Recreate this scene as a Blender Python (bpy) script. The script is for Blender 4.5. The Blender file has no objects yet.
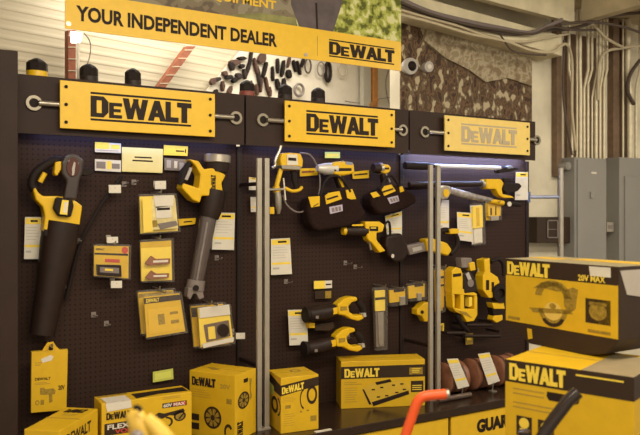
import bpy, bmesh, math, random
from mathutils import Vector, Matrix
random.seed(7)
C = bpy.context.scene.collection
V = Vector
# ------------------------------------------------------------------ camera geometry
FPX = 700.0; HZ = 213.0; CAM = V((0, -3.73, 1.6))
TH = math.atan2(1200.0, FPX)
F = V((math.cos(TH), math.sin(TH), 0)); R = V((math.sin(TH), -math.cos(TH), 0))
def ray(px, py): return F*FPX + R*(px-320) + V((0, 0, 1))*(HZ-py)
def W(px, py, y):
    d = ray(px, py); return CAM + d*((y-CAM.y)/d.y)
def G(px, py, z):
    d = ray(px, py); return CAM + d*((z-CAM.z)/d.z)
def PL(px, py, p, n):
    d = ray(px, py); return CAM + d*((p-CAM).dot(n)/d.dot(n))
def AT(px, py, Z):
    return CAM + ray(px, py)*(Z/FPX)
def pxf(y):
    def f(px, py, w=0.0):
        p = W(px, py, y); p.y -= w; return p
    return f
# ------------------------------------------------------------------ materials
MATS = {}
def mat(name, col, rough=.5, metal=0, var=.0, scale=20, emit=0, spec=.4, bump=0):
    if name in MATS: return MATS[name]
    m = bpy.data.materials.new(name); m.use_nodes = True
    nt = m.node_tree; b = nt.nodes['Principled BSDF']
    b.inputs['Base Color'].default_value = (*col, 1)
    b.inputs['Roughness'].default_value = rough; b.inputs['Metallic'].default_value = metal
    b.inputs['Specular IOR Level'].default_value = spec
    if emit:
        b.inputs['Emission Color'].default_value = (*col, 1); b.inputs['Emission Strength'].default_value = emit
    tc = nt.nodes.new('ShaderNodeTexCoord'); n = nt.nodes.new('ShaderNodeTexNoise')
    n.inputs['Scale'].default_value = scale; n.inputs['Detail'].default_value = 4
    nt.links.new(tc.outputs['Object'], n.inputs['Vector'])
    r = nt.nodes.new('ShaderNodeValToRGB')
    v = max(var, .04)
    r.color_ramp.elements[0].position = .3; r.color_ramp.elements[1].position = .7
    r.color_ramp.elements[0].color = (*[c*(1-v) for c in col], 1)
    r.color_ramp.elements[1].color = (*[min(1, c*(1+v)) for c in col], 1)
    nt.links.new(n.outputs['Fac'], r.inputs['Fac'])
    if not emit: nt.links.new(r.outputs['Color'], b.inputs['Base Color'])
    if bump:
        bp = nt.nodes.new('ShaderNodeBump'); bp.inputs['Strength'].default_value = bump
        nt.links.new(n.outputs['Fac'], bp.inputs['Height']); nt.links.new(bp.outputs['Normal'], b.inputs['Normal'])
    MATS[name] = m; return m
def camo(name, cols, scale, mapscale=(1, 1, 1)):
    m = mat(name, cols[0], .85); nt = m.node_tree; b = nt.nodes['Principled BSDF']
    tc = nt.nodes.new('ShaderNodeTexCoord'); mp = nt.nodes.new('ShaderNodeMapping')
    mp.inputs['Scale'].default_value = mapscale
    n = nt.nodes.new('ShaderNodeTexNoise'); n.inputs['Scale'].default_value = scale
    n.inputs['Detail'].default_value = 2; n.inputs['Roughness'].default_value = .5; n.inputs['Distortion'].default_value = .15
    r = nt.nodes.new('ShaderNodeValToRGB'); r.color_ramp.interpolation = 'LINEAR'
    while len(r.color_ramp.elements) < len(cols)*2-0: r.color_ramp.elements.new(.5)
    k = len(cols)
    for i, c in enumerate(cols):
        a = .34+.32*i/k; z = .34+.32*(i+1)/k
        r.color_ramp.elements[2*i].position = a+.008; r.color_ramp.elements[2*i].color = (*c, 1)
        r.color_ramp.elements[2*i+1].position = z-.008; r.color_ramp.elements[2*i+1].color = (*c, 1)
    nt.links.new(tc.outputs['Object'], mp.inputs['Vector']); nt.links.new(mp.outputs['Vector'], n.inputs['Vector'])
    nt.links.new(n.outputs['Fac'], r.inputs['Fac']); nt.links.new(r.outputs['Color'], b.inputs['Base Color'])
    return m
def pegmat():
    m = mat('pegboard', (.055, .032, .026), .7, spec=.15); nt = m.node_tree; b = nt.nodes['Principled BSDF']
    g = nt.nodes.new('ShaderNodeNewGeometry'); mp = nt.nodes.new('ShaderNodeVectorMath'); mp.operation = 'SCALE'
    mp.inputs['Scale'].default_value = 1/.0254
    fr = nt.nodes.new('ShaderNodeVectorMath'); fr.operation = 'FRACTION'
    sb = nt.nodes.new('ShaderNodeVectorMath'); sb.operation = 'SUBTRACT'; sb.inputs[1].default_value = (.5, .5, .5)
    ml = nt.nodes.new('ShaderNodeVectorMath'); ml.operation = 'MULTIPLY'; ml.inputs[1].default_value = (1, 0, 1)
    ln = nt.nodes.new('ShaderNodeVectorMath'); ln.operation = 'LENGTH'
    lt = nt.nodes.new('ShaderNodeMath'); lt.operation = 'LESS_THAN'; lt.inputs[1].default_value = .16
    mx = nt.nodes.new('ShaderNodeMix'); mx.data_type = 'RGBA'
    mx.inputs[6].default_value = (.034, .0175, .012, 1); mx.inputs[7].default_value = (.010, .005, .004, 1)
    L = nt.links.new
    L(g.outputs['Position'], mp.inputs[0]); L(mp.outputs[0], fr.inputs[0]); L(fr.outputs[0], sb.inputs[0])
    L(sb.outputs[0], ml.inputs[0]); L(ml.outputs[0], ln.inputs[0]); L(ln.outputs['Value'], lt.inputs[0])
    L(lt.outputs[0], mx.inputs[0]); L(mx.outputs[2], b.inputs['Base Color'])
    return m
def clearmat():
    m = bpy.data.materials.new('clear_plastic'); m.use_nodes = True; nt = m.node_tree; nt.nodes.clear()
    o = nt.nodes.new('ShaderNodeOutputMaterial'); t = nt.nodes.new('ShaderNodeBsdfTransparent')
    g = nt.nodes.new('ShaderNodeBsdfPrincipled'); g.inputs['Base Color'].default_value = (.75, .68, .58, 1); g.inputs['Roughness'].default_value = .15
    f = nt.nodes.new('ShaderNodeValue'); f.outputs[0].default_value = .04
    n = nt.nodes.new('ShaderNodeTexNoise'); n.inputs['Scale'].default_value = 25
    tc = nt.nodes.new('ShaderNodeTexCoord'); nt.links.new(tc.outputs['Object'], n.inputs['Vector'])
    a = nt.nodes.new('ShaderNodeMath'); a.operation = 'MULTIPLY_ADD'; a.inputs[1].default_value = .06; 
    nt.links.new(n.outputs['Fac'], a.inputs[0]); nt.links.new(f.outputs[0], a.inputs[2])
    mx = nt.nodes.new('ShaderNodeMixShader'); nt.links.new(a.outputs[0], mx.inputs[0])
    nt.links.new(t.outputs[0], mx.inputs[1]); nt.links.new(g.outputs[0], mx.inputs[2]); nt.links.new(mx.outputs[0], o.inputs[0])
    MATS['clear'] = m; return m
YEL = mat('box_yellow', (.64, .385, .010), .5, var=.05)
SIGNY = mat('sign_yellow', (.76, .46, .018), .42, var=.02)
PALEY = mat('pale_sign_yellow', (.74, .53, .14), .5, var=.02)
TOOLY = mat('tool_yellow', (.72, .43, .007), .35, var=.04)
LBLY = mat('label_yellow', (.84, .60, .06), .5)
GRNY = mat('greenish_yellow', (.55, .55, .10), .5)
BLK = mat('black_plastic', (.020, .010, .007), .5, var=.15, spec=.3)
RUB = mat('dark_rubber', (.013, .007, .005), .7, var=.1, spec=.25)
HDR = mat('header_black', (.033, .018, .013), .6, spec=.2, var=.12, scale=6)
INK = mat('print_ink', (.022, .012, .008), .6, spec=.2)
INKB = mat('faded_print_ink', (.22, .15, .09), .55)
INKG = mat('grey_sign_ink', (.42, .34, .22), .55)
BOXB = mat('box_black', (.034, .018, .009), .5, spec=.3, var=.08)
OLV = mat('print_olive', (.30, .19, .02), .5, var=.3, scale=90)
LIN = mat('print_line', (.40, .25, .03), .6)
WHT = mat('paper_white', (.66, .60, .50), .6, var=.04)
GRYL = mat('print_grey', (.42, .38, .34), .6)
GRY = mat('grey_plastic', (.20, .16, .14), .35, var=.1)
SIL = mat('silver_metal', (.40, .35, .28), .32, .7, var=.06)
POLE = mat('pole_metal', (.42, .37, .30), .4, .5, var=.06)
BLU = mat('bluish_metal', (.30, .32, .42), .3, .6)
RED = mat('print_red', (.50, .05, .03), .5)
ORG = mat('orange_paint', (.80, .10, .02), .28)
RST = mat('rust_orange_steel', (.24, .07, .028), .6, var=.25)
BRN = mat('brown_leather', (.24, .10, .055), .42, var=.25)
BAG = mat('bag_fabric', (.020, .010, .008), .9, spec=.1, var=.2, scale=80, bump=.2)
LAV = mat('lavender_patch', (.45, .38, .48), .6)
CRM = mat('cream_wall', (.68, .61, .46), .8, var=.14, scale=3.5, bump=.1)
WHW = mat('white_board', (.72, .65, .52), .7, var=.03)
SID = mat('beige_siding', (.50, .43, .30), .6, var=.03, scale=3)
CEI = mat('ceiling_wood', (.52, .43, .27), .8, var=.16, scale=5)
BEA = mat('beam_cream', (.64, .56, .38), .7, var=.14, scale=6)
GPN = mat('panel_grey', (.24, .225, .20), .5, var=.04, scale=5)
GPD = mat('panel_grey_side', (.25, .235, .205), .5, var=.05)
CND = mat('conduit_metal', (.64, .56, .40), .45, .2, var=.12)
CBL = mat('dark_cable', (.08, .055, .04), .6)
LCB = mat('light_cable', (.50, .42, .28), .6)
LGRY = mat('purple_grey_cable', (.20, .16, .15), .6)
FLR = mat('concrete_floor', (.22, .18, .14), .6, var=.1, scale=3)
JEA = mat('picture_trousers', (.10, .075, .075), .6, var=.2, scale=15)
GRS = camo('picture_grass', [(.10, .11, .02), (.26, .28, .05), (.42, .44, .10), (.62, .60, .30)], 17)
PICB = camo('picture_gravel', [(.13, .10, .07), (.20, .16, .10), (.26, .22, .15)], 9)
CAM1 = camo('camouflage_dark', [(.055, .032, .020), (.15, .085, .045), (.085, .05, .028), (.16, .11, .065), (.44, .36, .23)], 12.5, (1.2, 1, .8))
CAM2 = camo('camouflage_light', [(.22, .16, .09), (.30, .235, .15), (.40, .33, .22), (.28, .22, .13)], 14)
PEG = pegmat(); CLR = clearmat()
LED = mat('blue_white_light', (.30, .40, 1.0), emit=11)
LED2 = mat('bright_blue_white_light', (.42, .54, 1.0), emit=85)
LMP = mat('white_lamp', (1, .93, .85), emit=5.0)
# ------------------------------------------------------------------ mesh builder
class MB:
    def __init__(s): s.bm = bmesh.new()
    def face(s, pts):
        try: s.bm.faces.new([s.bm.verts.new(p) for p in pts])
        except ValueError: pass
        return s
    def prism(s, front, back):
        n = len(front)
        a = [s.bm.verts.new(p) for p in front]; b = [s.bm.verts.new(p) for p in back]
        s.bm.faces.new(a); s.bm.faces.new(b[::-1])
        for i in range(n):
            j = (i+1) % n; s.bm.faces.new((a[j], a[i], b[i], b[j]))
        return s
    def poly(s, fm, pts, w0, w1): return s.prism([fm(x, y, w1) for x, y in pts], [fm(x, y, w0) for x, y in pts])
    def rect(s, fm, x0, y0, x1, y1, w0, w1): return s.poly(fm, [(x0, y0), (x0, y1), (x1, y1), (x1, y0)], w0, w1)
    def ell(s, fm, cx, cy, rx, ry, w0, w1, n=20): return s.poly(fm, [(cx+rx*math.cos(-2*math.pi*i/n), cy+ry*math.sin(-2*math.pi*i/n)) for i in range(n)], w0, w1)
    def ring(s, fm, cx, cy, rx, ry, k, w0, w1, a0=0, a1=360, n=24):
        for i in range(n):
            q = [math.radians(a0+(a1-a0)*(i+d)/n) for d in (0, 1)]
            p = [(cx+rx*f*math.cos(a), cy+ry*f*math.sin(a)) for f, a in ((1, q[0]), (1, q[1]), (k, q[1]), (k, q[0]))]
            s.poly(fm, p, w0, w1)
        return s
    def box(s, p0, p1):
        x0, y0, z0 = p0; x1, y1, z1 = p1
        return s.prism([V((x0, y0, z0)), V((x1, y0, z0)), V((x1, y0, z1)), V((x0, y0, z1))], [V((x0, y1, z0)), V((x1, y1, z0)), V((x1, y1, z1)), V((x0, y1, z1))])
    def tube(s, pts, rad, n=12, closed=False, flat=1.0):
        pts = [V(p) for p in pts]; N = len(pts)
        if not isinstance(rad, (list, tuple)): rad = [rad]*N
        rings = []; u = None
        for i, p in enumerate(pts):
            if closed: t = (pts[(i+1) % N]-pts[i-1])
            else: t = pts[min(i+1, N-1)]-pts[max(i-1, 0)]
            t.normalize()
            if u is None:
                u = V((0, -1, 0)) if abs(t.y) < .9 else V((1, 0, 0))
            u = (u-t*u.dot(t)).normalized(); v = t.cross(u)
            rings.append([s.bm.verts.new(p+(u*math.cos(2*math.pi*k/n)*flat+v*math.sin(2*math.pi*k/n))*rad[i]) for k in range(n)])
        M = N if closed else N-1
        for i in range(M):
            a = rings[i]; b = rings[(i+1) % N]
            for k in range(n):
                j = (k+1) % n; s.bm.faces.new((a[k], a[j], b[j], b[k]))
        if not closed: s.bm.faces.new(rings[0][::-1]); s.bm.faces.new(rings[-1])
        return s
    def ball(s, c, r, sc=(1, 1, 1), seg=14):
        m = Matrix.Translation(c) @ Matrix.Diagonal((r*sc[0], r*sc[1], r*sc[2], 1))
        bmesh.ops.create_uvsphere(s.bm, u_segments=seg, v_segments=seg//2+1, radius=1, matrix=m); return s
    def out(s, name, m, parent=None, bevel=0, smooth=False, seg=2):
        bm = s.bm
        bmesh.ops.recalc_face_normals(bm, faces=bm.faces)
        me = bpy.data.meshes.new(name)
        if smooth:
            for f in bm.faces: f.smooth = True
        if parent is None:
            xs = [v.co for v in bm.verts]
            o0 = V(((min(v.x for v in xs)+max(v.x for v in xs))/2, (min(v.y for v in xs)+max(v.y for v in xs))/2, min(v.z for v in xs)))
            bmesh.ops.translate(bm, verts=bm.verts, vec=-o0)
        else:
            bpy_m = wm(parent).inverted(); bmesh.ops.transform(bm, matrix=bpy_m, verts=bm.verts)
        bm.to_mesh(me); bm.free(); me.materials.append(m)
        o = bpy.data.objects.new(name, me); C.objects.link(o)
        if parent is None: o.location = o0
        else: o.parent = parent
        if smooth and hasattr(me, 'set_sharp_from_angle'): me.set_sharp_from_angle(angle=math.radians(42))
        if bevel:
            b = o.modifiers.new('bevel', 'BEVEL'); b.width = bevel; b.segments = seg; b.limit_method = 'ANGLE'; b.angle_limit = math.radians(30)
        return o
def wm(o):
    m = o.matrix_basis.copy()
    return wm(o.parent) @ m if o.parent else m
def thing(name, label, cat, loc, group=None):
    o = bpy.data.objects.new(name, None); C.objects.link(o); o.empty_display_size = .05
    o.location = loc; o['label'] = label; o['category'] = cat
    if group: o['group'] = group
    return o
def tag(o, label, cat, group=None, kind=None):
    o['label'] = label; o['category'] = cat
    if group: o['group'] = group
    if kind: o['kind'] = kind
    return o
def struct(o): o['kind'] = 'structure'; return o
def smoothpath(pts, k=5):
    pts = [V(p) for p in pts]; out = []
    for i in range(len(pts)-1):
        p0 = pts[max(i-1, 0)]; p1 = pts[i]; p2 = pts[i+1]; p3 = pts[min(i+2, len(pts)-1)]
        for j in range(k):
            t = j/k
            out.append(.5*((2*p1)+(p2-p0)*t+(2*p0-5*p1+4*p2-p3)*t*t+(3*p1-p0-3*p2+p3)*t**3))
    out.append(pts[-1]); return out
def text(fm, s, x0, y0, x1, y1, m, parent, w=.0008, bold=.035, name='lettering', vert=False):
    cu = bpy.data.curves.new('t', 'FONT'); cu.body = s; cu.size = 1; cu.offset = bold; cu.resolution_u = 3
    ob = bpy.data.objects.new('t', cu); C.objects.link(ob)
    me = bpy.data.meshes.new_from_object(ob)
    bpy.data.objects.remove(ob)
    vs = [v.co.copy() for v in me.vertices]
    a = min(v.x for v in vs); b = max(v.x for v in vs); c = min(v.y for v in vs); d = max(v.y for v in vs)
    mb = MB(); vv = []
    for v in vs:
        s_ = (v.x-a)/(b-a); t_ = (d-v.y)/(d-c)
        if vert: s_, t_ = t_, 1-s_
        vv.append(mb.bm.verts.new(fm(x0+(x1-x0)*s_, y0+(y1-y0)*t_, w)))
    for p in me.polygons:
        try: mb.bm.faces.new([vv[i] for i in p.vertices])
        except ValueError: pass
    bpy.data.meshes.remove(me)
    return mb.out(name, m, parent)
GL = {'D': (1.0, 1, [[(0, 0), (.34, 0), (.34, 1), (0, 1)], [(0, 0), (.7, 0), (.9, .2), (0, .2)], [(0, .8), (.9, .8), (.7, 1), (0, 1)], [(.62, .05), (.72, 0), (1, .25), (1, .75), (.72, 1), (.62, .95)]]),
      'e': (.74, .74, [[(0, 0), (.36, 0), (.36, 1), (0, 1)], [(0, 0), (1, 0), (1, .22), (0, .22)], [(0, .4), (.9, .4), (.9, .6), (0, .6)], [(0, .78), (1, .78), (1, 1), (0, 1)]]),
      'W': (1.5, 1, [[(0, 0), (.24, 0), (.40, 1), (.18, 1)], [(.18, 1), (.40, 1), (.56, .1), (.42, .1)], [(.44, .1), (.58, .1), (.82, 1), (.60, 1)], [(.60, 1), (.82, 1), (1, 0), (.77, 0)], [(.4, 0), (.62, 0), (.6, .25), (.42, .25)]]),
      'A': (1.1, 1, [[(.36, 0), (.64, 0), (.32, 1), (0, 1)], [(.36, 0), (.64, 0), (1, 1), (.68, 1)], [(.2, .6), (.8, .6), (.85, .8), (.15, .8)]]),
      'L': (.8, 1, [[(0, 0), (.4, 0), (.4, 1), (0, 1)], [(0, .76), (1, .76), (1, 1), (0, 1)]]),
      'T': (.9, 1, [[(0, 0), (1, 0), (1, .24), (0, .24)], [(.3, 0), (.7, 0), (.7, 1), (.3, 1)]])}
def logo(fm, x0, y0, x1, y1, m, parent, w=.001, lines=True, name='logo_lettering', vert=False):
    mb = MB(); seq = 'DeWALT'; gap = .035
    tot = sum(GL[c][0] for c in seq)+gap*(len(seq)-1)-.26
    k = 0; u = 0; la, lb = (.13, .87) if lines else (0, 1)
    def q(a, b):
        if vert: a, b = b, 1-a
        return x0+(x1-x0)*a, y0+(y1-y0)*b
    for c in seq:
        gw, gh, ps = GL[c]
        if c == 'A': u -= .06
        if c == 'L': u -= .06
        if c == 'T': u -= .12
        for p in ps:
            k += 1
            mb.poly(lambda a, b, ww: fm(*q(a, b), ww), [((u+a*gw)/tot, la+(lb-la)*((1-gh)+b*gh)) for a, b in p], 0, w+k*.00012)
        u += gw+gap
    if lines:
        f2 = lambda a, b, ww: fm(*q(a, b), ww)
        mb.rect(f2, 0, 0, 1, .075, 0, w); mb.rect(f2, 0, .925, 1, 1, 0, w)
    return mb.out(name, m, parent)
def lines(fm, x0, y0, x1, y1, n, m, parent, w=.0007, fill=.4, name='printed_lines', ragged=True):
    mb = MB(); h = (y1-y0)/n
    for i in range(n):
        e = x1-(x1-x0)*(random.random()*.35 if ragged else 0)
        mb.rect(fm, x0, y0+i*h, e, y0+i*h+h*fill, 0, w)
    return mb.out(name, m, parent)
def quad(tl, tr, br, bl, y):
    a, b, c, d = [W(*p, y) for p in (tl, tr, br, bl)]
    n = (b-a).cross(a-d).normalized()
    if n.y > 0: n = -n
    def f(s, t, w=0.0): return (a*(1-s)+b*s)*(1-t)+(d*(1-s)+c*s)*t+n*w
    return f
# ------------------------------------------------------------------ setting
X = [.434, 1.632, 2.795, 3.958]; ZS = .425; YF = -.5; ZH0, ZH1 = 1.985, 2.27
struct(MB().box((-4, -7, -.1), (9, 4, 0)).out('floor', FLR))
struct(MB().box((-4, -7, 3.3), (9, 4, 3.4)).out('ceiling', CEI))
struct(MB().box((3.01, .3, 0), (9, .42, 3.3)).out('wall_back', CRM))
# far siding wall, turned 15 degrees, with horizontal ribs
FP = V((-1.5, .55, 0)); FD = V((math.cos(math.radians(15)), math.sin(math.radians(15)), 0)); FN = V((FD.y, -FD.x, 0))
mb = MB(); prof = []
for i in range(60):
    z = i*.062
    prof += [(z, 0), (z+.028, .0), (z+.036, .0022), (z+.046, .0022)]
prof.append((3.3, 0))
for i in range(len(prof)-1):
    (z0, d0), (z1, d1) = prof[i], prof[i+1]
    if z0 > 3.3: break
    mb.face([FP+FD*0+FN*d0+V((0, 0, z0)), FP+FD*8+FN*d0+V((0, 0, z0)), FP+FD*8+FN*d1+V((0, 0, z1)), FP+FN*d1+V((0, 0, z1))])
mb.prism([FP-FN*.01, FP+FD*8-FN*.01, FP+FD*8-FN*.01+V((0, 0, 3.3)), FP-FN*.01+V((0, 0, 3.3))], [FP-FN*.1, FP+FD*8-FN*.1, FP+FD*8-FN*.1+V((0, 0, 3.3)), FP-FN*.1+V((0, 0, 3.3))])
struct(mb.out('wall_far', SID))
def far(off=0.0):
    def f(px, py, w=0.0): return PL(px, py, FP+FN*off, FN)+FN*w
    return f
fb = far(.03)
mb = MB(); a = fb(207, 90); b = fb(245, 30); c = fb(430, 90)
bp = [V((a.x, a.y, .3)), V((c.x, c.y, .3)), V((c.x, c.y, 3.25)), V((b.x, b.y, 3.25)), V((b.x, b.y, fb(245, 45).z)), V((a.x, a.y, a.z))]
mb.prism(bp, [p-FN*.02 for p in bp]); tag(mb.out('white_board', WHW), 'white panel on the far wall, behind the hanging cords and below the banner', 'panel')
# sloping beam over the camouflage and joists
def bar(mb, a, b, hw, hd, up=V((0, 0, 1))):
    a = V(a); b = V(b); t = (b-a).normalized(); s_ = t.cross(up).normalized()*hw; u = s_.cross(t).normalized()*hd
    mb.prism([a-s_-u, a+s_-u, a+s_+u, a-s_+u], [b-s_-u, b+s_-u, b+s_+u, b-s_+u]); return mb
p0 = W(398, 8, .06); p1 = W(562, 56, .06)
mb = MB(); q0 = [V((p0.x-.02, .06, p0.z)), V((p1.x, .06, p1.z)), V((p1.x, .06, p1.z+.16)), V((p0.x-.02, .06, p0.z+.12))]
mb.prism(q0, [V((p.x, .295, p.z+(.0 if i < 2 else 0))) for i, p in enumerate(q0)])
struct(mb.out('trim_1', BEA, bevel=.006))
mb = MB(); p2 = W(562, 30, -.02)
q1 = [V((p0.x-.02, -.02, p0.z+.17)), V((p1.x+.05, -.02, p1.z+.25)), V((p1.x+.05, -.02, 3.295)), V((p0.x-.02, -.02, 3.295))]
mb.prism(q1, [V((p.x, .04, p.z)) for p in q1])
struct(mb.out('trim_2', BEA, bevel=.004))
for i, xx in enumerate((4.62, 5.35, 6.1)):
    struct(MB().box((xx, -4.5, 3.13), (xx+.09, .05, 3.3)).out('trim_%d' % (i+3), CEI, bevel=.004))
# ------------------------------------------------------------------ camouflage sheets
def sheetpx(name, pts, y, th, m, label, cat):
    o = MB().poly(pxf(y), pts, -th, 0).out(name, m); return tag(o, label, cat)
sheetpx('camouflage_sheet', [(401, 2), (401, 135), (532, 140), (532, 46)], .285, .0145, CAM1, 'dark brown camouflage patterned sheet covering the wall above the middle headers', 'sheet')
sheetpx('camouflage_cloth', [(430, 18), (424, 40), (446, 58), (470, 70), (486, 82), (508, 78), (532, 86), (532, 48), (480, 30)], .262, .0225, CAM2, 'paler faded camouflage cloth folded over the top of the dark camouflage sheet', 'cloth')
fc = pxf(.25)
t = thing('dome_camera', 'round white housing with black dome centre mounted on the camouflage sheet', 'camera', W(411, 75, .27))
MB().ell(fc, 411, 66, 7.5, 8.5, -.0345, 0).out('housing', GRYL, t, .004)
MB().ball(fc(412, 66, 0), .036, (1, .7, 1)).out('dome', RUB, t, smooth=True)
t = thing('sensor_box', 'small round cream fitting beside the black dome on the camouflage', 'sensor', W(428, 72, .27))
MB().ell(fc, 428, 67, 4.5, 5.5, -.03, .015).out('housing', GRYL, t, .003)
MB().ell(fc, 428, 67, 2, 2.4, .015, .02).out('lens', WHT, t)
# ------------------------------------------------------------------ electrical panels, conduits, cables
def elec(px0, px1, pyt, z0, label, door):
    a = W(px0, pyt, .12); b = W(px1, pyt, .12)
    t = thing('electrical_panel', label, 'electrical panel', ((a.x+b.x)/2, .2, z0))
    MB().box((a.x, .125, z0), (b.x, .299, a.z)).out('cabinet', GPN, t, .004)
    dx = .06 if door else .025; f = MB().box((a.x+dx, .112, z0+.03), (b.x-.02, .125, a.z-(.16 if door else .02))).out('door', GPN, t, .003)
    MB().box(((a.x+b.x)/2-.03, .098, a.z-.33 if not door else a.z-.5), ((a.x+b.x)/2+.01, .112, a.z-.28 if not door else a.z-.44)).out('latch', GPD, f, .003)
    MB().box(((a.x+b.x)/2-.01, .108, a.z-.13), ((a.x+b.x)/2+.05, .1135 if not door else .125, a.z-.115)).out('label_plate', WHT, t)
    return t, a, b
pt1, a1, b1 = elec(575, 607, 157, 1.12, 'grey electrical panel with plain door, left of the two and under the conduits', False)
pt2, a2, b2 = elec(620, 668, 157, 1.12, 'grey electrical panel with inset door at the right edge of the photo', True)
fe = pxf(.16)
t = thing('outlet_box', 'small grey box between the two electrical panels', 'outlet box', W(610, 233, .2))
MB().rect(fe, 607, 222, 614, 232, -.13, 0).out('box', SIL, t, .004); MB().rect(fe, 608.5, 225, 612, 229, 0, .004).out('cover', GRY, t)
t = thing('junction_box', 'small dull grey round box left of the grey electrical panel', 'junction box', W(569, 172, .2))
MB().ell(fe, 569, 166, 3, 4, -.13, 0).out('box', GPD, t, .004); MB().ell(fe, 569, 166, 2, 2.8, 0, .005).out('cover', GPD, t)
t = thing('wall_cabinet', 'dark brown-black box with framed front on cream wall behind the pole', 'box', W(555, 243, .2))
MB().rect(pxf(.17), 537, 217, 574, 243, -.13, 0).out('case', BOXB, t, .005)
mb = MB(); fq = pxf(.168); mb.rect(fq, 547, 220, 548, 238, 0, .004).rect(fq, 557, 220, 558, 238, 0, .004).rect(fq, 547, 220, 558, 221, 0, .004).rect(fq, 547, 237, 558, 238, 0, .004).rect(fq, 548, 229, 557, 229.6, 0, .004)
mb.out('front_frame', GRY, t)
# conduits above the panels
zt = 3.29
cx = [(577, 577), (580.5, 580), (584, 588), (588, 592), (592, 597), (596, 600), (600, 603), (604, 607), (623, 623), (630, 628), (636, 640), (572, 569)]
for i, (pb, ptop) in enumerate(cx):
    y = .215-.02*(i % 2); bz = (1.12+.0) if False else a1.z
    if i == 11: bz = W(568, 162, .2).z
    pth = [V((W(pb, 157, y).x, y, bz)), V((W(pb, 100, y).x, y, W(pb, 98-5*(i % 4), y).z)), V((W(ptop, 80, y).x, y, W(ptop, 70, y).z)), V((W(ptop, 40, y).x, y, zt))]
    o = MB().tube(pth, .009+.006*((i*7) % 4)/3 if i != 9 else .026, 10).out('conduit', CND, smooth=True)
    tag(o, 'cream metal conduit running down the wall into the grey electrical panels', 'conduit', 'conduits above the electrical panels')
for i, (pa, pb_) in enumerate(((613, 619), (624.5, 628))):
    x0 = W(pa, 100, .24).x; x1 = W(pb_, 100, .24).x
    tag(MB().box((x0, .235, a1.z+.004), (x1, .298, 3.29)).out('channel_post', RST if 0 else mat('dark_brown_post', (.16, .10, .06), .6, var=.2), bevel=.003),
        ('wide' if i == 0 else 'narrow')+' dark brown vertical channel among the conduits at the right edge', 'channel')
tag(MB().box((W(557, 90, .24).x, .24, 1.9), (W(562, 90, .24).x, .298, 3.299)).out('channel_post', MATS['dark_brown_post'], bevel=.003), 'dark vertical channel left of the conduits, beside the cream wall', 'channel')
tag(MB().box((W(566, 90, .28).x, .27, a1.z-.05), (W(604, 90, .28).x, .299, 3.1)).out('gap_shade_board', MATS['dark_brown_post']), 'added dark brown board painting the shade between the conduits above the left electrical panel', 'board')  # added dark sheet, its colour stands in for shade in the conduit gaps
def cable(pts, r, m, label, group=None, name='cable', y=None):
    P = [W(p[0], p[1], p[2]) for p in pts]
    o = MB().tube(smoothpath(P), r, 8).out(name, m, smooth=True); return tag(o, label, 'cable', group)
cable([(398, -2, .02), (430, 12, .03), (470, 22, .03), (500, 28, .03), (530, 33, .02), (548, 26, -.03), (562, 20, -.05)], .017, LGRY, 'thick purple-grey cable bundle lying along the sloping beam')
cable([(398, 5, .03), (440, 18, .03), (480, 28, .03), (515, 34, .03), (545, 30, .02), (575, 28, .0), (610, 16, -.02), (650, 12, -.02)], .014, CBL, 'dark cable running along the beam and on across the ceiling corner')
cable([(398, 1, .0), (430, 14, .0), (470, 25, .0), (500, 30, .0), (532, 34, .0), (552, 27, -.05), (575, 30, -.02), (600, 30, .05)], .010, CBL, 'second dark cable tangled with the purple-grey bundle along the beam')
cable([(398, 9, .03), (425, 17, .03), (455, 25, .02), (490, 37, .02), (520, 42, .02), (545, 38, .02), (568, 34, .05)], .009, LCB, 'thin cream cable running just under the dark cable on the beam')
cable([(398, 14, .03), (430, 22, .03), (470, 34, .02), (505, 41, .02), (530, 50, .02), (552, 52, .02), (566, 44, .02), (572, 62, .1), (572, 110, .15), (576, 150, .19)], .011, LCB, 'cream cable sagging below the beam then dropping down the wall')
cable([(560, 24, -.1), (590, 22, -.1), (620, 26, -.1), (650, 36, -.1)], .011, CBL, 'thin dark cable arching under the ceiling joists at top right')
cable([(566, 30, .05), (590, 24, .0), (606, 38, .05), (622, 47, .1)], .012, LCB, 'pale cable angling down under the ceiling at top right')
cable([(650, 44, .1), (622, 48, .12), (606, 52, .15), (599, 66, .17), (598, 100, .17)], .012, LCB, 'pale cable curving from the right edge down onto the conduits')
cable([(500, 34, .0), (505, 42, .02), (512, 50, .02), (526, 54, .02), (546, 55, .03)], .007, CBL, 'thin black cable looped down from the beam over the camouflage')
cable([(640, 60, .12), (630, 75, .13), (628, 92, .14), (634, 104, .16)], .016, CBL, 'dark curved hose beside the right-edge conduits')
cable([(564, 40, .1), (563, 90, .15), (566, 120, .17), (572, 155, .18)], .009, CBL, 'black cable dropping straight beside the leftmost conduit')
# ------------------------------------------------------------------ display fixture

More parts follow.
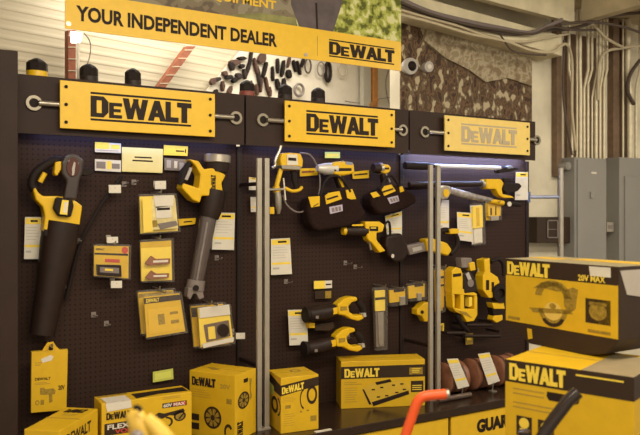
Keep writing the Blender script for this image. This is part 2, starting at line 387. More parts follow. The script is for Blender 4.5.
tag(MB().box((.345, -.23, 0), (.425, .1, 2.35)).out('end_post', HDR, bevel=.004), 'black square post closing the left end of the display', 'post')
side = ['left', 'middle', 'right']
for i in range(3):
    xa_, xb_ = X[i], X[i+1]
    t = thing('pegboard_panel', ['black pegboard panel of the left bay, behind the leaf blowers', 'black pegboard panel of the middle bay, behind the tool bags', 'black pegboard panel of the right bay, behind the pole tools'][i], 'pegboard', ((xa_+xb_)/2, 0, ZS))
    MB().box((xa_+.015, 0, ZS+.001), (xb_-.015, .02, ZH0+.024)).out('board', PEG, t)
    for xx in ((xa_,) if i < 2 else (xa_, xb_)):
        u = MB().box((xx-.0135, -.012, ZS+.001), (xx+.0135, .05, ZH0-.001)).out('upright', BLK, t, .002)
        mb = MB()
        for k in range(68):
            for dx in (-.007, .007):
                z = ZS+.02+k*.022; mb.box((xx+dx-.002, -.0135, z), (xx+dx+.002, -.0115, z+.012))
        o = mb.out('slot_row', mat('slot_dark', (.008, .005, .004), .8), u); o['kind'] = 'stuff'
    t = thing('header_box', ['black header box behind the leftmost sign', 'black header box behind the middle sign', 'black header box behind the pale right sign'][i], 'header', ((xa_+xb_)/2, 0, ZH0))
    mb = MB(); mb.prism([V((xa_+.006, -.09, ZH1)), V((xa_+.006, -.09, ZH0)), V((xa_+.006, -.082, ZH0)), V((xa_+.006, -.082, ZH0+.025)), V((xa_+.006, .03, ZH0+.025)), V((xa_+.006, .03, ZH1))],
                       [V((xb_-.006, -.09, ZH1)), V((xb_-.006, -.09, ZH0)), V((xb_-.006, -.082, ZH0)), V((xb_-.006, -.082, ZH0+.025)), V((xb_-.006, .03, ZH0+.025)), V((xb_-.006, .03, ZH1))])
    mb.out('shell', HDR, t)
    MB().box((xa_+[.1, .08, .05][i], -.075, ZH0+.012), (xb_-.06, -.05, ZH0+.025)).out('light_strip', LED2 if i == 2 else LED, t)
gon = thing('base_cabinet', 'long black shelf cabinet with yellow drawer fronts under the whole display', 'cabinet', ((X[0]+X[3])/2, -.2, 0))
MB().box((X[0], YF, ZS-.047), (X[3], .05, ZS)).out('shelf_deck', mat('deck_black', (.030, .016, .010), .25, var=.1), gon, .004)
MB().box((X[0], YF+.03, 0), (X[3], .05, ZS-.047)).out('base', BLK, gon)
for i in range(3):
    d = MB().box((X[i]+.012, YF+.012, .08), (X[i+1]-.012, YF+.03, ZS-.055)).out('drawer_front', SIGNY, gon, .002)
    if i > 0:
        fdr = lambda s, t_, w=0.0, i=i: V((X[i]+s, YF+.012-w, ZS-.055-t_))
        text(fdr, 'GUARANTEED', .215, .045, .215+.62, .13, INK, d, bold=.065)
# ------------------------------------------------------------------ header signs
def sign(px0, px1, m, ink, label, rod_l, rod_r):
    a = W(px0, 100, -.13).x; b = W(px1, 100, -.13).x; z0, z1 = 2.016, 2.251
    t = thing('brand_sign', label, 'sign', ((a+b)/2, -.09, z0))
    MB().box((a, -.13, z0), (b, -.118, z1)).out('plate', m, t, .002)
    fs = lambda s, t_, w=0.0: V((a+(b-a)*s, -.13-w, z1-(z1-z0)*t_))
    for s in (.035, .965):
        for v in (.13, .5, .87):
            p = fs(s, v); MB().tube([p, p-V((0, .006, 0))], .0085, 10).out('bolt', RUB, t, .001)
    logo(fs, .18, .19, .83, .80, ink, t)
    zc = (z0+z1)/2
    for s, e in ((-1, rod_l), (1, rod_r)):
        x = W(e, 110, -.1).x; fx = a if s < 0 else b
        MB().tube([V((x-s*.02, -.112, zc)), V((fx-s*.03, -.112, zc))], .013, 12).out('mounting_bar', SIL, t, smooth=True)
        mb = MB(); fr = lambda u, v, w=0.0: V((x+u, -.092-w, zc-v))
        mb.ring(fr, 0, 0, .037, .037, .62, 0, .012, 0, 360, 20); mb.out('flange', mat('dull_metal', (.27, .23, .17), .4, .5), t)
        MB().ell(fr, 0, 0, .024, .024, -.001, .006).out('socket', RUB, t)
sign(60, 215, SIGNY, INK, 'yellow sign on the left header box under the dealer banner', 34, 236)
sign(285, 395, SIGNY, INK, 'yellow sign with crisp dark lettering on the middle header box', 263, 403)
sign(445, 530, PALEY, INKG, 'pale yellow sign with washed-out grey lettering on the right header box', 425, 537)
# canisters on top of the headers
for i, (px, rr, yel) in enumerate(((37, .05, 1), (89, .046, 0), (133, .043, 0), (247, .045, 0), (285, .044, 0), (318, .044, 0))):
    lb = ['black-capped canister with yellow collar at the left end of the header top', 'black-capped canister behind the left sign, beside the rust-coloured upright',
          'black-capped canister behind the right half of the left sign', 'black-capped canister with red-orange collar at the joint of left and middle headers',
          'black-capped canister left of the grey ring, over the middle header', 'black-capped canister behind the middle sign, right of the grey ring'][i]
    c = W(px, 80, -.03); c.z = ZH1
    t = thing('canister', lb, 'canister', c)
    MB().tube([c, c+V((0, 0, .03))], rr, 20).out('collar', TOOLY if yel else (mat('dull_red', (.22, .05, .03), .5) if i == 3 else BLK), t, .003, smooth=True)
    MB().tube([c+V((0, 0, .03)), c+V((0, 0, .07)), c+V((0, 0, .082)), c+V((0, 0, .095))], [rr*1.02, rr*1.0, rr*.75, rr*.25], 8).out('cap', RUB, t)
# ------------------------------------------------------------------ banner
yb = -.1
xa = W(65, 28, yb).x; xb = W(401, 71, yb).x; z0 = W(401, 71, yb).z; zy = W(401, 42, yb).z; z1 = 3.22
t = thing('dealer_banner', 'long yellow banner reading YOUR INDEPENDENT DEALER hung above the left headers', 'banner', ((xa+xb)/2, yb, z0))
BW = xb-xa
fbn = lambda s, t_, w=0.0: V((xa+BW*s, yb-w, z1-(z1-z0)*t_))
ty = (z1-zy)/(z1-z0)
MB().rect(fbn, 0, 0, 1, 1, -.006, 0).out('backing', WHT, t)
MB().rect(fbn, 0, ty, 1, 1, 0, .001).out('yellow_band', SIGNY, t)
MB().rect(fbn, 0, 0, 1, ty, 0, .001).out('printed_picture', GRS, t)
def sx(px): return (W(px, 50, yb).x-xa)/BW
def sy(px, py): return (z1-W(px, py, yb).z)/(z1-z0)
MB().poly(fbn, [(0, 0), (0, ty), (sx(297), ty), (sx(285), 0)], .001, .0015).out('picture_ground', PICB, t)
MB().poly(fbn, [(sx(288), 0), (sx(291), sy(291, 5)), (sx(299), ty), (sx(333), ty), (sx(342), sy(342, 3)), (sx(345), 0)], .0015, .002).out('picture_trousers', JEA, t)
MB().poly(fbn, [(sx(315), sy(315, 3)), (sx(317), sy(317, 3)), (sx(318), ty), (sx(316), ty)], .002, .0023).out('picture_seam', INK, t)
MB().poly(fbn, [(sx(225), ty), (sx(296), ty), (sx(296), sy(296, 18)), (sx(262), sy(262, 13))], .0015, .0019).out('picture_verge', mat('picture_olive', (.20, .19, .06), .6, var=.4, scale=12), t)
text(fbn, 'YOUR INDEPENDENT DEALER', sx(76), .5*(sy(76, 6)+sy(276, 33)), sx(277), .5*(sy(76, 23)+sy(277, 45.5)), INK, t, w=.002, bold=.038)
logo(fbn, sx(329), sy(329, 39), sx(394), sy(394, 65), INK, t, w=.002)
text(fbn, 'EQUIPMENT', sx(205), sy(240, -5), sx(276), sy(240, 5.5), SIGNY, t, w=.003, bold=.03)
MB().rect(fbn, sx(317), sy(317, 36), sx(317.6), sy(317, 56), 0, .002).out('divider_line', LIN, t)
for s in (.008, .66): 
    MB().ell(fbn, s, .965, .006, .016, 0, .003).out('grommet', SIL, t)
for s in (.02, .98): 
    p = fbn(s, .01); MB().tube([p, V((p.x, p.y, 3.3))], .004, 6).out('hanging_wire', SIL, t)
# ------------------------------------------------------------------ rust uprights, lamp, things at the far wall
ff = far(.12)
def post(pts, m, label, name='rack_upright', dash=True, th=.05):
    t = thing(name, label, 'rack upright', ff(*pts[-1]))
    t.location = V((ff(*pts[2]).x, ff(*pts[2]).y, ff(*pts[2]).z))
    MB().poly(ff, pts, -th, 0).out('steel_section', m, t, .003)
    if dash:
        (ax, ay), (bx, by), (cx_, cy_), (dx, dy) = pts
        for k in range(5):
            s = .08+k*.19
            L_ = (ax+(dx-ax)*s, ay+(dy-ay)*s); R_ = (bx+(cx_-bx)*s, by+(cy_-by)*s)
            MB().poly(ff, [L_, (L_[0], L_[1]+.9), (R_[0], R_[1]+.9), R_], 0, .003).out('white_band', LCB, t)
    return t
post([(68, 30), (76, 30), (76, 92), (68, 92)], RST, 'rust-coloured banded steel upright standing below the left end of the banner')
post([(187, 46), (196, 46), (164, 90), (155, 90)], RST, 'slanting rust-coloured banded brace under the banner', name='rack_brace')
mb = MB(); tag(MB().poly(ff, [(363.5, 60), (371, 60), (371, 112), (363.5, 112)][::1], -.05, 0).out('rack_upright', mat('pale_post', (.46, .42, .33), .5), bevel=.003), 'pale grey-green upright on the white wall beside the orange one', 'rack upright')
t = thing('rack_upright', 'orange-brown upright with crooked bracket on the white wall, left of the camouflage', 'rack upright', ff(377, 110))
MB().poly(ff, [(373.5, 60), (378, 60), (378, 110), (373.5, 110)], -.05, 0).out('steel_section', mat('orange_brown_post', (.46, .20, .05), .5, var=.15), t, .003)
MB().poly(ff, [(369, 104), (377, 98), (378, 101), (371, 108)], -.02, .01).out('bracket', MATS['orange_brown_post'], t)
# lamp
fl = pxf(.02)
t = thing('strip_lamp', 'small bright white lamp with drooping wire under the left end of the banner', 'lamp', W(78, 84, .02))
MB().poly(pxf(-.0), [(71, 31), (83, 33), (81, 42), (72, 42)], -.03, 0).out('lamp_head', LMP, t, .004)
MB().poly(pxf(-.0), [(77, 42), (79.6, 42), (80, 79), (77.5, 79)], -.015, 0).out('tube_stem', WHT, t, .002)
MB().tube(smoothpath([fl(84, 33), fl(90, 42), fl(90, 55), fl(85, 70), fl(80, 78)]), .003, 6).out('wire', GRY, t)
# hanging bits
fh = far(.07)
cl = []
random.seed(11)
spots = [(236, 62, 6, 3), (243, 58, 5, 2), (233, 66, 3, 5), (252, 57, 1.2, 10), (249, 69, 1.5, 9), (263, 58, 4, 6), (266, 70, 1.7, 9), (260, 76, 1.6, 11), (257, 66, 1.4, 8),
         (226, 73, 3, 3), (230, 77, 4, 2.5), (214, 81, 3, 4), (219, 79, 3, 2.5), (236, 80, 3, 3), (240, 76, 3.4, 3.6), (246, 74, 1.4, 6), (262, 84, 1.4, 8), (224, 86, 1.5, 6), (231, 90, 1.8, 5), (217, 92, 2.5, 3),
         (279, 65, 1.2, 8), (284, 68, 1.4, 9), (290, 74, 2.4, 5), (296, 66, 1.3, 7), (279, 84, 1.8, 6), (285, 84, 1.6, 7), (290, 62, 1, 6), (268, 84, 1.2, 9), (300, 68, 1.1, 8), (304, 62, 1.1, 6),
         (243, 66, 2.5, 2.5), (252, 86, 1.2, 7), (246, 90, 1.4, 6), (274, 74, 1, 8), (258, 90, 1.2, 6), (271, 92, 1.3, 6)]
for (x, y, rx, ry) in spots:
    k = random.uniform(-.25, .25)
    pts = [(x+rx*math.cos(-a_)*random.uniform(.75, 1.1)+k*(ry*math.sin(-a_)), y+ry*math.sin(-a_)*random.uniform(.8, 1.1)) for a_ in [i*2*math.pi/9 for i in range(9)]]
    o = MB().poly(fh, pts, -.035, 0).out('hanging_accessory', [RUB, BLK, mat('dark_brown_leather', (.07, .03, .018), .6), RUB][random.choice((0, 0, 1, 2, 2, 3))], bevel=.004)
    tag(o, 'small dark accessory hanging in the cluster on the far white wall', 'accessory', 'accessories hanging on the far white wall')
def loop(cx_, cy_, rx, ry, r, m, label, name='cable_loop'):
    P = [fh(cx_+rx*math.sin(a_*math.pi/9), cy_-ry*math.cos(a_*math.pi/9)) for a_ in range(18)]
    tag(MB().tube(P, r, 8, closed=True).out(name, m, smooth=True), label, 'loop')
loop(308, 66, 3, 7, .008, CBL, 'small dark cable loop hanging nearest the cluster of dark accessories')
loop(321, 69, 3.5, 7, .006, GRY, 'thin grey cable loop between the dark hanging loops')
loop(328, 72, 2.5, 9.5, .016, RUB, 'thick black narrow cable loop hanging below the banner')
loop(343, 70, 4, 6.5, .005, LCB, 'pale thin loop hanging alone below the banner logo')
loop(299, 90, 4.5, 6, .012, GRY, 'grey ring leaning above the middle header, between two black-capped canisters', 'metal_ring')
o = MB().tube(smoothpath([fh(390, 66), fh(386, 80), fh(387, 95), fh(391, 108)]), .005, 6).out('wall_wire', GRY, smooth=True); tag(o, 'thin grey wire hanging down the white wall beside the camouflage', 'wire')
o = MB().tube(smoothpath([fh(345, 101), fh(360, 103), fh(378, 99), fh(396, 97)]), .004, 6).out('wall_wire', GRY, smooth=True); tag(o, 'thin wire crossing the white wall horizontally behind the orange-brown upright', 'wire')
# ------------------------------------------------------------------ front poles
def polepair(i, px0, px1, ytop, label, bar_to=None):
    y = -.287; xs = X[i]
    t = thing('display_pole', label, 'pole', (xs, y, ZS if i < 3 else 0))
    zt_ = W(px0, ytop, y).z
    for px in (px0, px1) if px1 else (px0,):
        x = W(px, 200, y).x
        MB().box((x-.014, y-.011, ZS if i < 3 else 0), (x+.014, y+.011, zt_)).out('upright_rail', POLE, t, .003)
    MB().box((W(px0, 200, y).x-.016, y-.02, ZS), (W(px1 or px0, 200, y).x+.016, y+.02, ZS+.01)).out('foot_plate', POLE, t) if i < 3 else MB().box((xs-.05, y-.05, 0), (xs+.05, y+.05, .012)).out('foot_plate', POLE, t)
    x = W(px0, 200, y).x
    if i < 3:
        for zz in (1.75, .75): MB().box((x+.005, y, zz), (x+.025, -.0125, zz+.02)).out('wall_arm', BLK, t)
    else:
        zz = W(545, 196, -.14).z; MB().box((x-.008, y, zz), (x+.008, -.09, zz+.025)).out('wall_arm', BLU, t)
        MB().tube([V((X[3]-.0, -.1, zz+.012)), V((x, -.1, zz+.012))], .014, 10).out('cross_bar', BLU, t, smooth=True)
polepair(1, 259, 266.5, 158, 'pair of silver upright rails at the joint of left and middle bays')
polepair(2, 430.5, 438, 165, 'pair of silver upright rails at the joint of middle and right bays')
t = thing('display_pole', 'single silver upright pole right of the display, in front of the cream wall', 'pole', (W(561, 168, -.15).x, -.15, 0))
xx = W(561, 168, -.15).x; zz = W(545, 197, -.1).z
MB().tube([V((xx, -.15, 0)), V((xx, -.15, W(561, 168, -.15).z))], .018, 14).out('pole', POLE, t, smooth=True)
MB().tube([V((xx, -.15, 0)), V((xx, -.15, .015))], .08, 20).out('foot_plate', POLE, t)
MB().tube([V((X[3]+.002, .0, zz)), V((xx, -.15, zz))], .013, 10).out('cross_bar', BLU, t, smooth=True)
MB().box((X[3]+.001, -.03, zz-.04), (X[3]+.012, .03, zz+.04)).out('end_bracket', BLU, t)
# ------------------------------------------------------------------ price cards and labels
def pcard(tl, tr, br, bl, label, y=-.035, top=True, line=True, name='price_card'):
    q = quad(tl, tr, br, bl, y); c = q(.5, 1)
    t = thing(name, label, 'price card', c)
    MB().rect(q, 0, 0, 1, 1, -.002, 0).out('card', WHT, t)
    if top:
        MB().rect(q, .03, .03, .97, .17, 0, .0006).out('yellow_heading', LBLY, t)
        MB().rect(q, .35, .07, .8, .12, .0006, .001).out('heading_print', INK, t)
    if line:
        MB().rect(q, .03, .66, .97, .72, 0, .0006).out('yellow_rule', LBLY, t)
    lines(q, .1, .24, .9, .6, 5, GRYL, t, fill=.16)
    MB().rect(q, .1, .8, .4, .85, 0, .0006).out('price_print', GRYL, t)
    a = q(.5, .03, .0); MB().tube([a, V((a.x, 0, a.z))], .003, 6).out('hook', SIL, t)
    return t
pcard((25, 217), (41, 217), (41, 259), (24, 259), 'white price card behind the leftmost leaf blower')
pcard((215, 212.5), (235, 213), (234, 250), (212, 249.5), 'white price card right of the second leaf blower tube')
pcard((271, 239), (290, 238), (292, 274), (271, 275), 'white price card right of the silver rails, under the router')
pcard((288, 310), (307, 309.5), (308, 344.5), (289.5, 345.5), 'white price card touching the upper reciprocating saw', y=-.05)
pcard((385, 216), (402, 211), (402, 236), (387, 235), 'tilted white price card behind the caulk gun and right tool bag', y=-.03)
pcard((437, 200), (449, 200), (449, 232), (438, 232), 'white price card immediately right of the second silver rails', top=False)
pcard((457, 212), (472, 213), (473, 242), (458, 240), 'white price card left of the yellow topped blister pack', y=-.06)
pcard((516, 172), (528, 172), (528, 200), (515, 200), 'white price card at the top right edge of the pegboard', y=-.05, line=False)
pcard((249, 177), (256.5, 178), (256.5, 190), (249, 190), 'small upper price card left of the first silver rails', line=False)
pcard((250.5, 197), (256.5, 197), (256.5, 212), (251, 212), 'small lower price card left of the first silver rails', top=False)
def plab(tl, tr, br, bl, label, m, sub, y=-.025, name='shelf_label', n=2):
    q = quad(tl, tr, br, bl, y); t = thing(name, label, 'label', q(.5, 1))
    MB().rect(q, 0, 0, 1, 1, -.003, 0).out('plate', m, t)
    for args in sub: MB().rect(q, *args[:4], 0, .0006).out('print_block', args[4], t)
    a = q(.5, .3, .0); MB().tube([a, V((a.x, 0, a.z))], .003, 6).out('hook', SIL, t)
    return t, q
plab((95, 142), (121, 143.5), (121, 153), (95, 152), 'yellow and white label at the upper left of the pale yellow notice', WHT, [(0, 0, .55, .65, LBLY), (.6, .15, .95, .6, LBLY), (.05, .75, .9, .85, GRYL)])
plab((95, 159), (121, 160.5), (121, 172), (95, 170.5), 'grey picture label at the lower left of the pale yellow notice', WHT, [(.05, .2, .4, .8, GRY), (.45, .1, .62, .8, LBLY), (.64, .3, .95, .75, GRY)])
t, q = plab((122, 147), (163, 149), (162.5, 173), (122, 171.5), 'large pale yellow notice high on the left pegboard', mat('notice_yellow', (.74, .63, .26), .6), [(.03, .03, .97, .97, MATS['notice_yellow'])])
MB().rect(q, .3, .36, .72, .42, .0006, .001).rect(q, .25, .5, .75, .56, .0006, .001).out('printed_lines', INK, t)
plab((164, 145), (188, 146.5), (187.5, 156), (163.5, 155), 'bright yellow label right of the pale yellow notice', LBLY, [(.5, .45, .85, .6, INK), (.88, .3, .93, .7, INK)])
plab((164.5, 158), (186, 159.5), (185.5, 171), (164.5, 170), 'dark picture label below the bright yellow label', GRY, [(.1, .15, .3, .8, GRYL), (.45, .2, .6, .8, WHT), (.7, .3, .9, .9, GRYL)])
plab((153, 372), (173, 368.5), (173.5, 379), (153, 382.5), 'greenish yellow label low on the left pegboard, above the lying box', GRNY, [(.1, .2, .9, .8, mat('lime_print', (.66, .66, .12), .5))])
plab((325, 152), (340, 152), (340, 158), (325, 158), 'pale lime label just under the middle header', GRNY, [(.1, .3, .9, .7, LBLY)])
plab((314, 281), (332, 280.5), (332, 288), (314, 289), 'small orange-yellow and white label above the upper reciprocating saw', WHT, [(0, 0, .6, 1, LBLY), (.65, .4, .95, .6, INK)])
plab((315, 291), (332, 290), (332, 299), (315, 299), 'small dark label with brown emblem above the upper reciprocating saw', BOXB, [(.6, .1, .95, .9, OLV)])
plab((178, 219), (196, 218), (195, 224), (179, 226), 'small yellow label half hidden behind the second leaf blower', TOOLY, [(.3, .4, .8, .6, INK)])
plab((352, 172), (369, 170), (369, 178), (353, 179), 'orange-yellow label just right of the impact driver', TOOLY, [(.1, .35, .9, .55, INK)])
plab((300, 168.5), (318, 168), (318, 175), (300, 176.5), 'orange-yellow label just right of the yellow router', TOOLY, [(.1, .35, .8, .6, RST)])
# hook tags
def hooktag(px, py, w, h, label, y=-.09, m=WHT):
    q = quad((px, py), (px+w, py-.2), (px+w, py+h), (px, py+h), y); t = thing('hook_tag', label, 'hook', q(.5, 1))
    MB().rect(q, 0, 0, 1, 1, -.003, 0).out('tag_plate', m, t)
    c = q(.5, .4); MB().tube([c, V((c.x, 0, c.z+.005))], .004, 8).out('wire_hook', SIL, t)
    MB().box((c.x-.012, -.004, c.z-.015), (c.x+.012, 0, c.z+.02)).out('back_plate', SIL, t)
hooktag(109, 185, 12, 8, 'empty peg hook with white tag below the grey picture label')
hooktag(155, 181, 11, 8, 'peg hook with white tag above the upper clear pack')
hooktag(107, 237, 11, 6, 'peg hook with white tag above the small battery pack')
hooktag(111, 281, 11, 7, 'peg hook with white tag below the small battery pack')
hooktag(236, 333, 9, 6, 'peg hook with white tag right of the yellow camera-like pack', y=-.12)
hooktag(315, 427, 12, 4, 'small white shelf tag lying in front of the work light box', y=-.48) if False else None
mb = MB(); c = G(323, 431, ZS); tag(MB().box((c.x-.05, c.y-.01, ZS), (c.x+.05, c.y+.01, ZS+.004)).out('shelf_tag', WHT), 'small white tag lying on the shelf right of the work light box', 'tag')
# bare hooks
for i, (px, py) in enumerate(((128, 184), (138, 182), (81, 242), (222, 259), (292, 283), (362, 268), (352, 264), (355, 339), (97, 317), (110, 326), (66, 288))):
    p = W(px, py, -.08); t = thing('peg_hook', 'bare dark metal peg hook in the black pegboard', 'hook', V((p.x, 0, p.z-.01)), 'bare peg hooks')
    MB().tube([V((p.x, 0, p.z)), V((p.x, -.07, p.z)), V((p.x, -.08, p.z+.008))], .0035, 8).out('wire', GRY, t, smooth=True)
    MB().box((p.x-.012, -.004, p.z-.012), (p.x+.012, 0, p.z+.016)).out('back_plate', GRY, t)
# ------------------------------------------------------------------ leaf blowers
def pt(px, py, y): return W(px, py, y)
y = -.14; fm = pxf(y)
t = thing('leaf_blower', 'black and yellow leaf blower hanging at the left end, tube reaching down', 'leaf blower', pt(40, 330, -.09))
MB().tube([pt(62, 222, -.09), pt(58, 245, -.09), pt(52, 280, -.09), pt(42, 334, -.09)], [.088, .086, .070, .060], 24).out('blower_tube', BLK, t, smooth=True)
MB().poly(fm, [(33, 190), (36, 200), (43, 207), (45, 217), (43, 231), (52, 234), (62, 236), (71, 237), (75, 231), (80, 224), (82.5, 206), (76, 201), (68, 197), (55, 196), (43, 196), (39, 193), (35, 187)], -.1, 0).out('housing', TOOLY, t, .014, seg=3)
MB().poly(fm, [(62, 232), (44, 229), (44, 236), (70, 241), (73, 234)], -.09, .004).out('vent_band', RUB, t, .004)
MB().tube(smoothpath([pt(35, 190, y+.03), pt(32, 184, y+.03), pt(36, 173, y+.03), pt(46, 165, y+.03), pt(57, 160, y+.03), pt(64, 163, y+.04)]), .021, 12).out('rear_handle', RUB, t, smooth=True)
MB().tube([pt(40, 182, y-.0), pt(45, 173, y-.0)], .012, 8).out('trigger', TOOLY, t, smooth=True)
MB().poly(fm, [(55, 162), (62, 161), (61, 170), (57, 176), (54, 174)], -.06, .006).out('yellow_grip_cap', TOOLY, t, .006)
MB().poly(fm, [(64, 156), (70, 153.5), (78, 155), (83, 160), (82, 173), (79, 180), (76, 200), (63, 199), (66, 181), (61, 174), (61, 163)], -.05, .02).out('air_intake', GRY if 0 else mat('dark_grey_plastic', (.045, .03, .026), .3), t, .01, seg=3)
MB().ell(fm, 72, 167.5, 6.5, 9.5, .018, .026).out('intake_window', mat('dark_red_gloss', (.09, .03, .02), .15), t, .003)
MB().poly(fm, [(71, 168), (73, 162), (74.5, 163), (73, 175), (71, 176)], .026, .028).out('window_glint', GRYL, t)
MB().poly(fm, [(80, 166), (90, 168), (95, 171), (94, 174), (86, 176), (80, 174)], -.05, -.01).out('side_knob', RUB, t, .005)
MB().poly(fm, [(55, 197), (71, 199), (73, 206), (70, 217), (57, 216), (52, 208)], .0, .03).out('battery', RUB, t, .008)
b_ = MB().poly(fm, [(61, 200), (67.5, 200.5), (66, 215), (58.5, 214)], .03, .032).out('battery_label', LBLY, t)
MB().poly(fm, [(63.5, 202), (66.5, 202.3), (65.3, 213), (61.8, 212.5)], .032, .033).out('label_print', WHT, t)
# thin dark hose behind
tag(MB().tube(smoothpath([pt(122, 176, -.05), pt(112, 190, -.05), pt(98, 210, -.05), pt(80, 245, -.04), pt(66, 300, -.04)]), .009, 8).out('trimmer_shaft', RUB, smooth=True), 'thin black shaft hanging diagonally right of the leftmost leaf blower', 'shaft')
y = -.15; fm = pxf(y)
t = thing('leaf_blower', 'slim yellow leaf blower with grey round cap and long grey translucent tube', 'leaf blower', pt(196, 298, -.1))
MB().tube([pt(214, 190, -.1), pt(212, 205, -.1), pt(209, 218, -.1)], [.068, .066, .052], 22).out('nozzle_cone', BLK, t, smooth=True)
MB().tube([pt(209, 214, -.1), pt(196, 284, -.1)], [.047, .040], 22).out('blower_tube', mat('smoky_tube', (.085, .062, .054), .18, spec=.8), t, smooth=True)
MB().poly(pxf(-.145), [(206.5, 222), (208.5, 222), (198, 280), (196, 280)], -.01, 0).out('tube_seam', GRY, t, .002)
e = MB().tube([pt(196.5, 280, -.1), pt(195, 290, -.1)], [.048, .050], 20).out('tube_end', GRY, t, smooth=True)
MB().poly(fm, [(189, 288), (203, 288), (205, 298), (200, 300), (197, 294), (194, 294), (191, 300), (188, 297)], -.07, -.01).out('tube_tip', GRY, t, .004)
MB().ell(fm, 195.8, 288, 3, 3, 0, .004).out('lock_hole', RUB, t)
MB().poly(fm, [(189, 159), (199, 161), (204, 169), (213, 168), (226, 175), (222, 183), (224, 197), (221, 206), (218.5, 205), (218, 196), (202, 196), (200, 203), (193, 200), (182, 188), (183.5, 183), (199, 188), (200.5, 175), (196, 166)], -.1, 0).out('housing', TOOLY, t, .008, seg=3)
MB().tube([pt(190, 163, y+.03), pt(184, 172, y+.03), pt(181, 185, y+.03)], [.018, .023, .018], 12).out('rear_handle', RUB, t, smooth=True)
MB().tube([pt(191, 168, y+.01), pt(186, 180, y+.01)], .009, 8).out('trigger', GRYL, t, smooth=True)
MB().tube([pt(217, 172, -.1), pt(217.5, 162, -.1)], [.06, .068], 24).out('intake_neck', BLK, t, smooth=True)
MB().tube([pt(217.4, 163, -.1), pt(217.8, 155, -.1)], [.074, .074], 24).out('intake_cap', SIL, t, .004, smooth=True)
logo(fm, 211, 175, 215.5, 189, INK, t, w=.002, lines=False, vert=True)
MB().poly(fm, [(224, 178), (230, 180), (231, 193), (227, 198), (224, 194)], -.08, -.02).out('side_cover', RUB, t, .005)
# ------------------------------------------------------------------ blister packs
def pack(tl, tr, br, bl, label, yf, back, parts, th=.035, name='blister_pack', hook=True):
    q = quad(tl, tr, br, bl, yf); t = thing(name, label, 'package', q(.5, 1, -th))
    MB().rect(q, .03, .06, .97, .97, -th, -th+.004).out('backing_card', back, t)
    MB().rect(q, 0, 0, 1, 1, -th-.002, 0).out('clear_shell', CLR, t, .004)
    for nm, pts, w0, w1, m in parts:
        mb = MB()
        if len(pts) == 4 and not isinstance(pts[0], tuple): mb.rect(q, *pts, w0, w1)
        else: mb.poly(q, pts, w0, w1)
        mb.out(nm, m, t, .002 if w1-w0 > .006 else 0)
    if hook:
        a = q(.5, -.03, -th*.5); MB().tube([V((a.x, 0, a.z)), V((a.x, a.y-.06, a.z)), V((a.x, a.y-.065, a.z+.012))], .004, 8).out('wire_hook', SIL, t, smooth=True)
    return t, q
T_ = -.035
t, q = pack((140, 194), (177, 193), (181, 232), (141, 235), 'clear pack with white label and yellow insert, topmost right of the left pegboard', -.13, LBLY,
     [('insert', (.1, .12, .95, .9), T_+.004, -.006, mat('cream_insert', (.68, .55, .22), .4, var=.2)), ('white_header', [(.36, .05), (.9, .05), (.86, .32), (.4, .36)], -.004, -.001, WHT), ('label', (.4, .32, .8, .62), -.006, -.001, WHT), ('label_print', (.43, .36, .77, .42), -.001, .0, INK),
      ('battery', [(.42, .75), (.9, .70), (.95, .82), (.5, .9)], -.02, 0, GRY), ('yellow_edge', (.06, .12, .3, .95), -.01, -.002, LBLY), ('clip', (.3, .66, .42, .82), -.008, .0, OLV)])
t, q = pack((141, 240), (174, 238), (175, 282), (142, 283), 'yellow blister pack of two knives below the clear pack with white label', -.10, YEL,
     [('knife', [(.12, .55), (.3, .38), (.45, .46), (.88, .46), (.86, .58), (.2, .6)], -.02, -.002, RST), ('knife', [(.12, .88), (.3, .72), (.45, .80), (.84, .80), (.82, .90), (.2, .93)], -.02, -.002, RST),
      ('knife_print', (.35, .49, .8, .54), -.002, 0, WHT), ('card_front', (.04, .2, .96, .96), T_+.004, -.03, LBLY), ('knife_print', (.35, .83, .75, .87), -.002, 0, WHT)])
t, q = pack((94.5, 244), (131.5, 244.5), (131, 280), (94, 277), 'square yellow pack with red roundel and dark battery, left of the knife pack', -.10, YEL,
     [('card_front', (.04, .07, .95, .95), T_+.004, -.03, YEL), ('dark_band', (.04, .27, .95, .33), -.03, -.029, INK), ('red_print', (.32, .44, .72, .54), -.03, -.028, RED), ('battery', [(.08, .62), (.72, .60), (.74, .93), (.1, .93)], -.03, .004, BLK), ('battery_print', (.15, .68, .66, .84), .004, .005, GRY), ('battery_print', (.28, .72, .5, .78), .005, .006, LBLY)])
MB().ell(q, .86, .17, .09, .1, -.03, -.027).out('red_roundel', RED, t)
text(q, 'DEWALT', .08, .13, .3, .19, INK, t, w=-.027)
def doublepack(tl, tr, br, bl, label, yf, contents):
    dx, dy = 6, -5
    t, q = pack(tl, tr, br, bl, label, yf, YEL, contents, name='blister_pack')
    sh = lambda p: (p[0]-dx, p[1]+dy)
    return t, q
pack((138, 291), (176, 288), (180, 334), (142, 336), 'yellow carded pack hanging directly behind another on the same hooks', -.08, YEL, [('card_front', (.04, .05, .96, .95), T_+.004, -.03, YEL), ('dark_band', (.04, .08, .96, .17), -.03, -.029, OLV)])
t, q = pack((144, 295.5), (182, 291.5), (188.5, 333), (147, 340), 'front yellow carded pack with dark heading band, lowest on the middle hooks', -.14, YEL,
     [('card_front', (.03, .05, .97, .97), T_+.004, -.028, YEL), ('dark_band', (.03, .08, .97, .21), -.028, -.027, BOXB), ('inner_frame', (.1, .35, .93, .9), -.028, -.026, mat('deep_yellow', (.70, .42, .02), .5)), ('picture', (.34, .48, .5, .72), -.026, -.024, OLV), ('picture', (.65, .66, .85, .74), -.026, -.024, OLV), ('picture', (.65, .46, .85, .52), -.026, -.024, OLV)])
text(q, 'DEWALT', .08, .1, .42, .185, LBLY, t, w=-.026)
